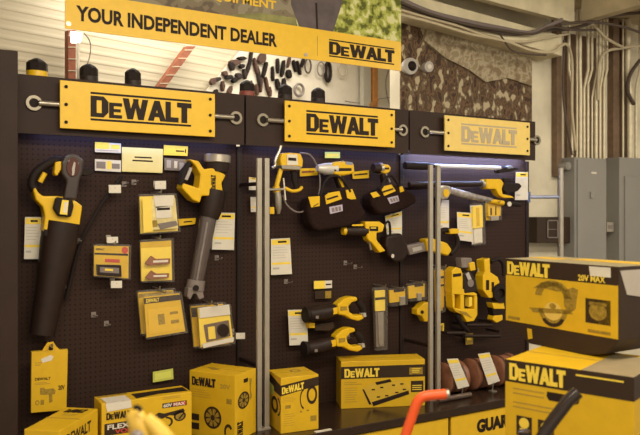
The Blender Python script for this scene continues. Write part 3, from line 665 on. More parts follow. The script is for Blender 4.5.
pack((191, 305), (226, 302), (232, 346), (195, 349), 'yellow-edged clear pack hanging behind the pack with round camera-like item', -.09, YEL, [('card_front', (.04, .05, .96, .95), T_+.004, -.03, TOOLY), ('dark_band', (.04, .08, .5, .3), -.03, -.029, BOXB)])
t, q = pack((198, 307.5), (231, 304), (236, 344), (201, 349.5), 'clear yellow pack with dark round item, hanging under the slim leaf blower', -.15, YEL,
     [('card_front', (.03, .03, .97, .97), T_+.004, -.02, LBLY), ('white_header', (.05, .02, .97, .27), -.02, -.012, WHT), ('dark_window', [(.16, .44), (.9, .40), (.9, .80), (.2, .86)], -.02, -.012, mat('brown_print', (.13, .08, .06), .4)), ('yellow_print', (.26, .5, .46, .8), -.012, -.010, LBLY)])
MB().ell(q, .68, .62, .17, .16, -.012, .004).out('round_item', BLK, t, .003)
MB().poly(q, [(.06, .88), (.97, .83), (.95, .93), (.08, .98)], -.012, -.004).out('pink_edge', WHT, t)
# hang bag card
q = quad((31.5, 352), (68, 349.5), (66.5, 410), (31, 413), -.12); t = thing('carded_tool', 'tall yellow hanging card with tool drawing above the tilted box at lower left', 'package', q(.5, 1))
MB().rect(q, 0, 0, 1, 1, -.03, 0).out('card', YEL, t, .002)
MB().poly(q, [(.3, 0), (.36, -.06), (.44, -.13), (.6, -.14), (.68, -.06), (.78, 0)], -.018, -.014).out('hang_tab', YEL, t)
MB().poly(q, [(.47, -.02), (.51, -.09), (.56, -.1), (.6, -.02), (.56, .03)], -.014, -.012).out('hang_hole', INK, t)
MB().poly(q, [(.25, .13), (.52, .07), (.6, .1), (.55, .16), (.3, .19)], 0, .001).out('white_tear', WHT, t)
lines(q, .1, .18, .3, .25, 2, LIN, t)
text(q, 'DEWALT', .1, .43, .53, .475, INK, t); text(q, '20V', .75, .58, .93, .66, INK, t)
lines(q, .1, .51, .55, .56, 2, LIN, t)
mb = MB(); mb.poly(q, [(.24, .60), (.36, .6), (.38, .63), (.6, .62), (.68, .66), (.66, .72), (.58, .72), (.6, .84), (.5, .86), (.49, .72), (.36, .72), (.24, .71)], 0, .001); mb.out('tool_drawing', OLV, t)
mb = MB(); mb.ring(q, .17, .84, .06, .04, .6, 0, .001); mb.rect(q, .26, .8, .36, .88, 0, .001); mb.out('accessory_drawing', OLV, t)
a = q(.52, -.08, -.016); MB().tube([V((a.x, 0, a.z)), V((a.x, a.y-.05, a.z)), V((a.x, a.y-.055, a.z+.015))], .005, 8).out('wire_hook', SIL, t, smooth=True)
# ------------------------------------------------------------------ cartons
def carton(label, A, B, h, depth, name='tool_carton', m=None, hexcut=0):
    """A, B: bottom front corners left and right"""
    ex = (B-A); wdt = ex.length; e = ex.normalized(); n = e.cross(V((0, 0, 1))).normalized(); up = n.cross(e).normalized()
    t = thing(name, label, 'carton', (A+B)/2-n*depth/2)
    mb = MB()
    prof = [(0, 0), (1, 0), (1, 1), (0, 1)] if not hexcut else [(0, 0), (1, 0), (1, 1-hexcut), (.9, 1-hexcut*.25), (.74, 1), (.24, 1), (0, 1-hexcut)]
    fr = lambda s, t_, w=0.0: A+ex*s+up*h*(1-t_)+n*w
    mb.poly(fr, prof, -depth, 0); mb.out('carton_body', m or YEL, t, .003)
    rs = lambda s, t_, w=0.0: B-n*depth*s+up*h*(1-t_)+e*w
    ls = lambda s, t_, w=0.0: A-n*depth*(1-s)+up*h*(1-t_)-e*w
    tp = lambda s, t_, w=0.0: A+up*h+ex*s-n*depth*(1-t_)+up*w
    MB().rect(tp, .0, .485, 1, .515, 0, .0007).out('tape_seam', LIN, t)
    return t, fr, rs, ls, tp
# wide battery-kit box on the middle shelf
A = G(341, 409, ZS); B = G(425, 405.5, ZS)
t, fr, rs, ls, tp = carton('wide yellow box with black top band showing a charger drawing, right on the middle shelf', A, B, .283, .17)
MB().rect(fr, 0, .11, 1, .37, 0, .001).out('black_band', BOXB, t)
logo(fr, .04, .155, .45, .34, LBLY, t, w=.002, lines=False)
MB().rect(fr, .81, .17, .97, .32, 0, .0016).out('band_label', OLV, t)
lines(fr, .84, .19, .95, .3, 3, LBLY, t, w=.002)
lines(fr, .04, .44, .25, .52, 2, LIN, t); lines(fr, .04, .56, .2, .9, 7, LIN, t, fill=.25)
mb = MB(); mb.poly(fr, [(.25, .58), (.36, .48), (.72, .42), (.82, .62), (.80, .70), (.36, .93), (.28, .78)], 0, .001); mb.out('charger_drawing', mat('drawing_yellow', (.60, .38, .03), .5), t)
mb = MB(); mb.poly(fr, [(.25, .6), (.27, .6), (.36, .93), (.33, .93)], .001, .0015); mb.poly(fr, [(.36, .88), (.8, .66), (.81, .74), (.38, .97)], .001, .0015)
mb.poly(fr, [(.4, .46), (.58, .40), (.6, .46), (.42, .52)], .001, .0015)
for a_, b_ in ((.36, .6), (.46, .56), (.6, .52), (.7, .5), (.42, .76), (.52, .74), (.64, .68), (.73, .62)): mb.rect(fr, a_, b_, a_+.04, b_+.03, .001, .0015)
mb.out('drawing_detail', INK, t)
MB().rect(fr, .83, .46, .98, .7, 0, .001).out('info_panel', BOXB, t); lines(fr, .845, .55, .97, .68, 3, LBLY, t, w=.0016)
MB().rect(tp, 0, .0, 1, 1, 0, .0006).out('top_face', YEL, t) if 0 else None
# work light box
A = G(280.7, 434, ZS); B = G(318.6, 429, ZS)
t, fr, rs, ls, tp = carton('yellow box with black slanted corner band and ring-light drawing, right of the first rails', A, B, .298, .21)
MB().poly(fr, [(0, .14), (1, .04), (1, .2), (.0, .33)], 0, .001).out('black_band', BOXB, t)
logo(fr, .02, .165, .58, .285, LBLY, t, w=.002, lines=False) if 0 else None
fsl = lambda s, t_, w=0.0: fr(s, t_-.11*s, w)
logo(fsl, .03, .18, .6, .30, LBLY, t, w=.002, lines=False)
MB().poly(ls, [(0, .02), (1, .14), (1, .33), (.35, .30), (0, .42)], 0, .001).out('black_band', BOXB, t)
MB().poly(ls, [(.1, .18), (.5, .24), (.45, .42), (.1, .4)], .001, .0015).out('lime_print', GRNY, t)
mb = MB(); mb.ring(fr, .82, .36, .14, .17, .66, 0, .001); mb.ring(fr, .62, .42, .12, .19, .8, 0, .001, 100, 260); mb.out('ring_light_drawing', BOXB, t)
mb = MB(); mb.ring(ls, .55, .55, .25, .15, .6, 0, .001); mb.ring(ls, .75, .55, .25, .17, .8, 0, .001, -80, 80); mb.out('ring_light_drawing', BOXB, t)
MB().rect(fr, .12, .5, .26, .56, 0, .001).rect(fr, .78, .74, .94, .84, 0, .001).rect(fr, .5, .63, .56, .66, 0, .001).rect(fr, .68, .62, .74, .65, 0, .001).out('small_print', OLV, t)
lines(fr, .05, .36, .45, .46, 4, LIN, t, fill=.2); lines(fr, .08, .66, .4, .9, 6, LIN, t, fill=.2)
mb = MB(); mb.ring(tp, .6, .4, .14, .16, .6, 0, .001); mb.out('top_print', OLV, t)
# jobsite fan box
zb = ZS+.342
A2 = G(189.4, 370, zb); B2 = G(235, 375.8, zb); A = V((A2.x, A2.y, ZS)); B = V((B2.x, B2.y, ZS))
t, fr, rs, ls, tp = carton('tall yellow box with round fan drawings, left of the first silver rails', A, B, .342, .20)
logo(fr, .06, .09, .58, .22, INK, t, w=.0015, lines=False)
text(fr, '20V', .68, .15, .9, .22, LIN, t); MB().rect(fr, .82, .36, .93, .44, 0, .001).out('small_print', OLV, t)
lines(fr, .07, .28, .5, .42, 4, LIN, t, fill=.2)
def fan(f, cx_, cy_, rx, ry, t):
    mb = MB(); mb.ring(f, cx_, cy_, rx, ry, .8, 0, .001); mb.ell(f, cx_, cy_, rx*.25, ry*.25, .0, .0012)
    for k in range(8):
        a_ = k*math.pi/4; mb.poly(f, [(cx_+rx*.2*math.cos(a_), cy_+ry*.2*math.sin(a_)), (cx_+rx*.85*math.cos(a_-.25), cy_+ry*.85*math.sin(a_-.25)), (cx_+rx*.85*math.cos(a_), cy_+ry*.85*math.sin(a_))], 0, .001)
    mb.out('fan_drawing', BOXB, t)
    MB().ell(f, cx_, cy_, rx*.82, ry*.82, 0, .0006).out('fan_disc', OLV, t)
fan(fr, .52, .68, .19, .17, t); fan(rs, .4, .42, .27, .13, t)
MB().rect(fr, .05, .66, .22, .76, 0, .001).rect(fr, .05, .80, .22, .9, 0, .001).out('battery_icons', BOXB, t)
mb = MB(); mb.ring(fr, .86, .86, .09, .12, .6, 0, .001, 150, 330); mb.out('cord_drawing', BOXB, t)
MB().poly(rs, [(.68, .12), (.78, .14), (.74, .3), (.8, .42), (.7, .46)], 0, .001).out('hook_drawing', OLV, t)
MB().rect(rs, .4, .1, .6, .16, 0, .001).out('side_print', INK, t); logo(rs, .1, .72, .35, .98, INK, t, w=.001, lines=False, vert=True)
mb = MB(); mb.poly(tp, [(.15, .5), (.3, .45), (.5, .62), (.35, .7)], 0, .001); mb.out('top_print', OLV, t)
# long chop-saw style box
yfx = -.42; a = W(101.5, 404, yfx); b = W(191.8, 393.2, yfx)
A = V((a.x, yfx, ZS)); B = V((b.x, yfx, ZS)); hz = a.z-ZS
t, fr, rs, ls, tp = carton('long yellow box with white sticker and grinder drawing, second from left on shelf', A, B, hz, .15)
logo(fr, .05, .16, .31, .27, INK, t, w=.0015, lines=False)
MB().poly(fr, [(.04, .0), (.31, -.0), (.32, .12), (.06, .14)], .001, .002).out('white_sticker', WHT, t); MB().poly(tp, [(.04, .35), (.3, .35), (.31, 1), (.05, 1)], .001, .002).out('white_sticker_top', WHT, t)
MB().rect(fr, .03, .33, .38, .52, 0, .001).out('black_plate', BOXB, t); text(fr, 'FLEX', .06, .35, .3, .43, WHT, t, w=.002, bold=.03); text(fr, 'VOLT', .14, .44, .37, .51, RED, t, w=.002, bold=.03)
MB().rect(fr, .66, .13, .94, .21, 0, .001).out('dark_plate', BOXB, t); MB().rect(fr, .78, .14, .93, .2, .001, .0015).out('red_plate', RED, t); text(fr, '60V MAX', .67, .14, .92, .2, WHT, t, w=.002)
mb = MB(); mb.ring(fr, .86, .38, .07, .085, .72, 0, .001); mb.poly(fr, [(.57, .31), (.62, .27), (.68, .30), (.80, .28), (.9, .26), (.92, .31), (.8, .36), (.74, .34), (.66, .38), (.6, .36)], 0, .001); mb.ring(fr, .7, .45, .08, .09, .7, 0, .001, -90, 60); mb.poly(fr, [(.84, .42), (.9, .33), (.91, .35), (.86, .43)], 0, .0015)
mb.out('grinder_drawing', BOXB, t)
MB().ell(fr, .86, .38, .05, .06, 0, .0006).out('wheel_disc', OLV, t)
MB().poly(tp, [(.38, .3), (.98, .25), (.98, .8), (.66, .7), (.38, .9)], 0, .001).out('top_print', INK, t)
MB().rect(tp, .02, .05, .35, .2, 0, .001).out('top_strip', OLV, t)
lines(fr, .66, .03, .95, .08, 2, LIN, t)
# tilted box left
zb = ZS+.27
P1 = G(66, 407, zb); P2 = G(98, 408.5, zb); dirn = V((-.38, -.62, 0)).normalized()
e = (P2-P1); n = V((e.y, -e.x, 0)).normalized()
dl = .34
B = V((P2.x, P2.y, ZS))+n*dl; A = V((P1.x, P1.y, ZS))+n*dl
t, fr, rs, ls, tp = carton('yellow box standing turned in the corner under the tall hanging card', A, B, .27, dl)
logo(tp, .2, .1, .8, .24, INK, t, w=.001, lines=False); 
logo(ls, .2, .2, .7, .4, INK, t, w=.001, lines=False)
lines(tp, .3, .3, .8, .4, 2, LIN, t)
text(rs, 'DEWALT', .15, .12, .8, .3, INK, t) 
# ------------------------------------------------------------------ bay 2 tools
y = -.14; fm = pxf(y)
t = thing('trim_router', 'yellow corded router hanging upside down beside the first silver rails', 'router', pt(290, 212, -.1))
MB().poly(fm, [(281.5, 153), (290, 152.5), (301, 153.5), (303.5, 160), (303, 167), (299, 170), (290, 170), (282, 168.5), (280.5, 160)], -.08, 0).out('motor_housing', TOOLY, t, .01, seg=3)
MB().poly(fm, [(287, 154.5), (297, 154.5), (298, 165), (287, 165)], 0, .003).out('label_plate', WHT, t); MB().poly(fm, [(288, 157.5), (296, 158), (296, 161), (288, 160.5)], .003, .004).out('label_print', INK, t)
MB().poly(fm, [(281, 165), (301, 166), (300, 170), (282, 169)], -.07, .004).out('silver_base', SIL, t, .003)
MB().tube([pt(281, 169, -.11), pt(277, 184, -.11), pt(276, 193, -.11)], .014, 10).out('yellow_arm', TOOLY, t, smooth=True)
MB().tube([pt(293, 168, -.1), pt(294, 180, -.1), pt(296, 188, -.1)], [.018, .016, .012], 12).out('nose', RUB, t, smooth=True)
MB().tube(smoothpath([pt(285, 188, -.12), pt(292, 191, -.12), pt(299, 190, -.12), pt(302, 187, -.12)]), .01, 10).out('yellow_guard', TOOLY, t, smooth=True)
MB().tube(smoothpath([pt(272, 168, -.12), pt(275, 166, -.12), pt(275.5, 160, -.12), pt(279, 152, -.12), pt(281, 146, -.12)]), .009, 8).out('hook_rod', SIL, t, smooth=True)
MB().tube(smoothpath([pt(300, 153, -.1), pt(310, 155, -.1), pt(317, 166, -.1), pt(320, 180, -.1), pt(318, 197, -.1), pt(309, 209, -.1), pt(297, 212, -.1), pt(287, 205, -.1), pt(283, 195, -.1)]), .005, 8).out('cord', GRY, t, smooth=True)
t = thing('cutout_tool', 'silver and yellow slim rotary tool hanging right of the first silver rails', 'tool', pt(278, 218, -.1))
MB().tube([pt(277, 191, -.11), pt(278, 197, -.11), pt(278.5, 208, -.11), pt(278.5, 214, -.11)], [.018, .021, .019, .008], 14).out('metal_body', SIL, t, smooth=True)
a = pt(277, 188, -.11); MB().tube([V((a.x, 0, a.z)), a], .005, 6).out('wire_hook', SIL, t)
MB().tube([pt(276, 186, -.11), pt(277, 192, -.11)], [.02, .022], 12).out('yellow_cap', TOOLY, t, smooth=True)
MB().poly(fm, [(269, 188.5), (284, 188), (284, 190), (269, 190.5)], -.03, 0).out('cross_bar', SIL, t, .001)
MB().tube([pt(283.5, 178, -.12), pt(285.5, 200, -.12)], .005, 8).out('side_rod', WHT, t)
MB().poly(fm, [(270, 207), (274.5, 207), (274.5, 214), (270, 214)], -.03, 0).out('yellow_foot', TOOLY, t, .002)
def driver(cx_, cy_, s, label, nose_m, y=-.15):
    t = thing('impact_driver', label, 'driver', pt(cx_+3*s, cy_+16*s, y+.04)); f0 = pxf(y)
    f = lambda a, b, w=0.0: f0(cx_+a*s, cy_+b*s, w)
    P = lambda a, b: pt(cx_+a*s, cy_+b*s, y+.035)
    MB().tube([P(-24, -1), P(-16, 0), P(-8, 0), P(-5, 0)], [.020, .036, .038*s+.002, .040*s+.004], 16).out('metal_nose', nose_m, t, smooth=True)
    MB().poly(f, [(-8, -6), (-2, -8), (8, -8), (15, -6), (16, 4), (10, 6), (4, 7), (-6, 6)], -.065, 0).out('motor_housing', TOOLY, t, .012, seg=3)
    MB().poly(f, [(-4, 6), (5, 6), (7, 15), (7, 20), (1, 20), (-1, 14)], -.055, -.01).out('grip', BLK, t, .008)
    MB().poly(f, [(-3, 6), (1, 6), (5, 19), (3, 19)], -.012, -.006).out('grip_stripe', TOOLY, t)
    MB().poly(f, [(-6, -1), (12, -1), (12, 2), (-6, 2.4)], 0, .002).out('body_print', INK, t)
    MB().poly(f, [(6, -8), (13, -7), (13, -4), (6, -5)], -.05, .002).out('grey_cap', BLU, t)
    a = P(0, -6); MB().tube([V((a.x, 0, a.z)), V((a.x, y, a.z+.01))], .005, 8).out('wire_hook', SIL, t)
driver(340, 169, .95, 'yellow impact driver with large silver nose, above the left tool bag', mat('pale_silver', (.60, .56, .50), .3, .3))
t = thing('cordless_drill', 'small yellow drill with ringed black chuck, above the right tool bag', 'drill', pt(386, 186, -.1)); fm = pxf(-.13)
MB().tube([pt(373, 168, -.1), pt(379, 168.5, -.1)], [.028, .034], 16).out('chuck', BLK, t, smooth=True)
MB().tube([pt(379, 168.5, -.1), pt(381.5, 168.5, -.1)], [.036, .036], 16).out('chuck_ring', SIL, t, smooth=True)
MB().poly(fm, [(381, 164), (389, 164.5), (391.5, 168), (390, 172), (386, 174), (381, 172)], -.06, 0).out('motor_housing', TOOLY, t, .008)
MB().poly(fm, [(383, 172), (387, 173), (390, 182), (385, 183)], -.05, -.01).out('grip', BLK, t, .005)
MB().tube([pt(386, 174, -.12), pt(390, 182, -.12)], .005, 8).out('strap_edge', GRYL, t)
MB().rect(fm, 383, 167.5, 389, 169.5, 0, .002).out('body_print', INK, t)
# bags
def bag(outline, label, pocket, tabs, patch, y, strap):
    f = pxf(y); cx_ = sum(p[0] for p in outline)/len(outline); by = max(p[1] for p in outline)
    t = thing('tool_bag', label, 'bag', pt(cx_, by, y+.06))
    MB().poly(f, outline, -.12, 0).out('bag_body', BAG, t, .025, seg=4)
    MB().poly(f, pocket, 0, .006).out('front_badge', TOOLY, t, .002)
    cxp = sum(p[0] for p in pocket)/len(pocket); cyp = sum(p[1] for p in pocket)/len(pocket)
    MB().poly(f, [(cxp-6, cyp+2), (cxp+5, cyp-1.5), (cxp+6, cyp), (cxp-5, cyp+3.5)], .006, .008).out('badge_print', INK, t)
    for p in tabs:
        MB().poly(f, p, 0, .004).out('yellow_tab', TOOLY, t, .001)
    a, b, c, d = patch
    p = MB().poly(f, [a, b, c, d], .0, .004).out('lavender_patch', LAV, t)
    q = lambda s, t_, w=0.0: f(a[0]+(b[0]-a[0])*s+(d[0]-a[0])*t_, a[1]+(b[1]-a[1])*s+(d[1]-a[1])*t_, w)
    MB().rect(q, .15, .2, .35, .8, .004, .005).rect(q, .42, .2, .6, .8, .004, .005).rect(q, .67, .2, .86, .8, .004, .005).out('patch_print', GRY, p)
    MB().tube(smoothpath([W(x_, y_, y) for x_, y_ in strap]), .009, 8).out('carry_strap', RUB, t, smooth=True)
    MB().poly(f, [(outline[0][0]+4, outline[0][1]+8), (outline[-1][0]-4, outline[-1][1]+8), (outline[-1][0]-4, outline[-1][1]+9), (outline[0][0]+4, outline[0][1]+9)], .0, .005).out('seam_piping', RUB, t)
bag([(309, 198), (308, 212), (311, 226), (318, 232), (335, 229), (350, 227), (362, 221), (368, 214), (360, 200), (352, 190), (338, 191), (322, 195)][::1],
    'left black fabric tool bag with yellow badge and lavender patch', [(324.5, 196), (328, 193), (339, 191), (341.5, 199), (326, 204.5)],
    [[(308, 197), (319.5, 196), (319.5, 206), (311, 207.5)], [(345.5, 190), (352, 189), (356, 199), (351, 199.5), (347, 198)]],
    ((329, 207), (342, 204.5), (342.5, 211), (330, 214)), -.16, [(320, 196), (326, 180), (337, 176), (346, 184), (350, 192)])
bag([(371, 196), (372, 206), (380, 215), (395, 213), (408, 208), (418, 202), (417, 195), (406, 188.5), (396, 185), (382, 189)],
    'right black fabric tool bag, smaller and higher, touching the pegboard joint', [(381, 190), (384, 186), (391, 184.5), (395.5, 191), (384, 196)],
    [[(370, 193), (376, 191.5), (380, 196), (373, 198)], [(399, 187), (402, 186), (404, 191), (400, 192.5)]],
    ((387, 198), (397.5, 195.5), (399, 201), (390, 204)), -.15, [(380, 190), (386, 178), (392, 176), (399, 186)])
# caulk gun
y = -.14; fm = pxf(y)
t = thing('caulk_gun', 'yellow and black caulk gun hanging below the left tool bag', 'tool', pt(368, 252, -.1))
MB().tube([pt(345, 231, -.11), pt(366, 231, -.11)], [.030, .034], 18).out('cartridge_tube', BLK, t, smooth=True)
MB().tube([pt(342.5, 231, -.11), pt(346.5, 231, -.11)], [.022, .030], 16).out('yellow_tip', TOOLY, t, smooth=True)
MB().poly(pxf(-.145), [(352, 224.5), (363, 224), (363, 226), (352, 226)], -.004, .002).out('tube_stripe', TOOLY, t)
MB().poly(fm, [(365, 221.5), (380, 221.5), (385, 225), (383, 232), (377, 233), (377, 240), (386, 251), (380, 253), (372, 243), (368, 240), (366, 230)], -.06, 0).out('motor_housing', TOOLY, t, .008, seg=3)
MB().rect(fm, 369.5, 226.5, 378, 231, 0, .003).out('body_label', INK, t); lines(fm, 370.3, 227.5, 377, 230, 1, LBLY, t, w=.004)
MB().tube([pt(369, 240, y+.02), pt(371, 250, y+.02)], .007, 8).out('trigger', SIL, t)
MB().tube(smoothpath([pt(384, 225, -.1), pt(389, 222, -.1), pt(390, 236, -.1), pt(386, 240, -.1)]), .008, 8).out('plunger_rod', RUB, t, smooth=True)
# hedge/angular vacuum
y = -.12; fm = pxf(y)
t = thing('polisher', 'black angled tool with silver nameplate and yellow grip, crossing behind the second rails', 'tool', pt(415, 262, -.09))
MB().poly(fm, [(387, 236), (402, 233), (407, 243), (410, 253), (404, 261), (396, 263), (389, 256), (386, 246)], -.08, 0).out('tool_head', BLK, t, .016, seg=3)
MB().ell(fm, 392.5, 256, 1.5, 2, 0, .004).out('head_bolt', WHT, t)
MB().poly(fm, [(407, 246), (424, 242.5), (426, 251), (410, 255)], -.06, .002).out('silver_nameplate', GRY, t, .004)
MB().poly(fm, [(412, 248), (421, 246), (422, 249.5), (413, 252)], .002, .004).out('nameplate_print', GRYL, t)
MB().poly(fm, [(425, 239), (432, 238), (447, 243), (452, 250), (448, 256), (441, 254), (431, 251), (427, 252)], -.07, .006).out('yellow_body', TOOLY, t, .012, seg=3)
MB().tube(smoothpath([pt(437, 232, -.1), pt(447, 230, -.1), pt(456, 236, -.1), pt(457, 246, -.1), pt(450, 254, -.1)]), .018, 12).out('loop_handle', RUB, t, smooth=True)
MB().poly(fm, [(449, 229), (458, 228.5), (459, 233.5), (450, 234)], -.05, .006).out('yellow_trigger', TOOLY, t, .004)
# reciprocating saws
def recip(o, s, label, ang=0):
    y = -.15; f0 = pxf(y); ca, sa = math.cos(ang), math.sin(ang)
    f = lambda a, b, w=0.0: f0(o[0]+(a*ca-b*sa)*s, o[1]+(a*sa+b*ca)*s, w)
    P = lambda a, b: pt(o[0]+(a*ca-b*sa)*s, o[1]+(a*sa+b*ca)*s, y+.035)
    t = thing('reciprocating_saw', label, 'saw', P(32, 16))
    MB().tube([P(0, 4), P(3, 4), P(18, 2), P(31, -1)], [.020, .040, .044, .036], 18).out('black_body', BLK, t, smooth=True)
    MB().tube([P(-1.2, 4.2), P(2, 4)], [.046, .044], 16).out('front_shoe', RUB, t, smooth=True)
    MB().poly(f, [(29, -3), (34, -4), (34, 3), (29, 4)], -.06, .004).out('yellow_collar', TOOLY, t, .004)
    MB().poly(f, [(34, -7), (41, -13), (48, -15.5), (55, -15), (56, -11), (50, -9.5), (46, -5), (47, 1), (53, 5), (61, 4), (63, 8), (57, 11), (49, 9), (42, 5), (35, 4)], -.065, 0).out('d_handle', TOOLY, t, .009, seg=3)
    MB().tube([P(55, -11), P(60, -4), P(62, 5)], [.017, .022, .018], 12).out('rear_grip', RUB, t, smooth=True)
    MB().poly(f, [(37, -5), (44, -5), (44, -1), (37, 0)], 0, .002).out('body_print', OLV, t)
    MB().poly(f, [(61, 3), (64, 2), (64.5, 6), (62, 6.5)], -.04, .004).out('battery_tab', GRYL, t)
    MB().poly(f, [(10, 5), (13, 5), (13, 8), (10, 8)], .0, .008).out('body_screw', GRY, t)
recip((306, 311), .93, 'upper reciprocating saw with black body and yellow loop handle')
recip((304.5, 345), .93, 'lower reciprocating saw with black body, pointing left above the wide box', -.06)
t = thing('saw_battery', 'small yellow and olive blade pack between the two reciprocating saws', 'battery', pt(318, 332, -.09)); fm = pxf(-.09)
MB().rect(fm, 309, 323, 315, 328, -.05, 0).out('yellow_end', TOOLY, t, .002); MB().poly(fm, [(315, 325), (334, 322), (335, 328), (330, 331), (316, 331)], -.05, -.004).out('dark_case', BOXB, t, .004)
a = pt(318, 326, -.09); MB().tube([V((a.x, 0, a.z)), V((a.x, -.06, a.z))], .004, 6).out('wire_hook', SIL, t)
# long blister with blade
t, q = pack((375, 288), (388, 287), (388, 350), (377, 351), 'tall narrow blister pack with a saw blade, above the wide box', -.09, BOXB,
     [('yellow_card', (.12, .05, .92, .38), T_+.004, -.02, LBLY), ('dark_strip', (.12, .16, .92, .2), -.02, -.018, INK), ('saw_blade', [(.3, .4), (.75, .4), (.72, .9), (.5, .95), (.35, .88)], -.025, -.018, SIL), ('lower_card', (.2, .38, .9, .95), T_+.004, -.03, GRY)])
t, q = pack((390, 289), (408, 287), (408, 305), (391, 307), 'small yellow blister pack just right of the tall narrow one', -.09, BOXB,
     [('yellow_card', (.05, .1, .95, .8), T_+.004, -.02, TOOLY), ('dark_strip', (.3, .08, .9, .24), -.02, -.018, INK), ('silver_part', (.6, .5, .9, .98), -.02, -.01, SIL)])
t, q = pack((409, 284), (427, 281), (427, 300), (410, 302), 'small yellow blister pack left of the second silver rails', -.09, BOXB,
     [('yellow_card', (.05, .15, .98, .85), T_+.004, -.02, TOOLY), ('dark_strip', (.4, .1, .9, .25), -.02, -.018, INK), ('silver_part', (.5, .6, .75, 1), -.02, -.01, SIL)])
t = thing('clamp', 'yellow clamp shaped tool just left of the second silver rails', 'clamp', pt(424, 324, -.08)); fm = pxf(-.1)
MB().poly(fm, [(419, 308), (424, 303), (430, 302), (431, 321), (425, 322), (422, 316), (417, 315), (417, 309)], -.06, 0).out('clamp_body', TOOLY, t, .006)
MB().ell(fm, 422, 312, 1.5, 1.8, 0, .004).out('pivot', BLK, t); a = pt(425, 306, -.1); MB().tube([V((a.x, 0, a.z)), V((a.x, -.07, a.z))], .005, 6).out('wire_hook', SIL, t)
# ------------------------------------------------------------------ bay 3 tools
t = thing('pole_saw', 'bright silver tube with dark chain tip, highest on the right pegboard', 'pole tool', pt(470, 170, -.1))
MB().tube([pt(434, 166, -.1), pt(500, 168, -.1)], .014, 14).out('silver_tube', mat('bright_tube', (.70, .72, .82), .3, .3), t, smooth=True)
MB().tube([pt(405, 165.5, -.1), pt(425, 166.2, -.1), pt(434, 166, -.1)], [.024, .026, .015], 14).out('rear_grip', RUB, t, smooth=True)
MB().poly(pxf(-.11), [(497, 171), (502, 168), (514, 167), (520, 168.5), (512, 172), (500, 173)], -.04, 0).out('chain_tip', RUB, t, .003)
MB().poly(pxf(-.112), [(505, 166), (511, 165.5), (514, 168), (508, 169)], -.03, .004).out('blue_cover', BLU, t, .003)
t = thing('pole_trimmer', 'black pole tool with yellow head and dark battery, second from top on the right pegboard', 'pole tool', pt(470, 200, -.1)); fm = pxf(-.13)
MB().tube([pt(409, 184.5, -.09), pt(440, 184, -.09), pt(483, 184, -.09)], [.018, .020, .020], 14).out('black_shaft', BLK, t, smooth=True)
MB().tube([pt(481, 184, -.1), pt(486, 184, -.1)], [.026, .028], 14).out('shaft_collar', SIL, t, smooth=True)
MB().poly(fm, [(486, 179), (501, 179), (504, 183), (502, 189), (503, 194), (512, 196), (515, 198), (504, 198), (499, 195), (496, 189), (487, 189)], -.06, 0).out('yellow_head', TOOLY, t, .006)
MB().poly(fm, [(504, 182), (520, 183), (523, 186), (519, 191), (508, 194), (504, 190)], -.07, -.005).out('battery', RUB, t, .008)
MB().poly(fm, [(505, 178), (512, 179), (512, 182), (505, 182)], -.05, -.01).out('rear_latch', RUB, t, .003)
t = thing('string_trimmer', 'silvery tool wrapped in clear film slanting across the right pegboard', 'tool', pt(465, 205, -.1))
MB().poly(fm, [(438, 188), (444, 185), (450, 186), (452, 192), (448, 199), (442, 200), (438, 195)], -.06, 0).out('round_head', SIL, t, .008)
MB().ell(fm, 446, 193, 3, 4, 0, .004).out('head_print', TOOLY, t)
MB().tube([pt(449, 190, -.11), pt(462, 194, -.11), pt(480, 198, -.11), pt(492, 200, -.11)], [.024, .026, .020, .014], 14).out('wrapped_shaft', mat('film_grey', (.36, .32, .30), .25, .3, var=.3, scale=30), t, smooth=True)
MB().tube([pt(490, 201, -.11), pt(503, 203, -.11)], [.016, .018], 12).out('yellow_section', TOOLY, t, smooth=True)
MB().tube([pt(503, 203, -.11), pt(520, 205, -.11)], [.020, .014], 12).out('dark_grip', RUB, t, smooth=True); MB().ell(fm, 509, 204, 2, 2.4, 0, .006).out('white_button', WHT, t)
MB().poly(fm, [(438, 198), (442, 199), (441, 206), (438, 205)], -.05, 0).out('lower_tab', RUB, t, .002)
t, q = pack((473, 203), (485, 202), (486, 244), (475, 246), 'tall clear pack with yellow top card hanging under the silvery wrapped tool', -.09, WHT,
     [('yellow_card', (.08, .08, .92, .6), T_+.004, -.015, LBLY), ('orange_stripe', (.35, .12, .6, .55), -.015, -.012, YEL), ('grey_insert', (.15, .62, .85, .95), T_+.004, -.02, WHT)])
t, q = pack((488, 202), (503, 203), (502, 220), (489, 221), 'short wide yellow pack hanging under the dark grip on the right pegboard', -.10, YEL,
     [('yellow_card', (.05, .05, .95, .75), T_+.004, -.01, TOOLY), ('dark_strip', (.2, .3, .3, .7), -.01, -.008, INK), ('dark_strip', (.55, .2, .62, .7), -.01, -.008, INK), ('silver_part', (.2, .75, .8, 1), -.02, -.005, SIL)])
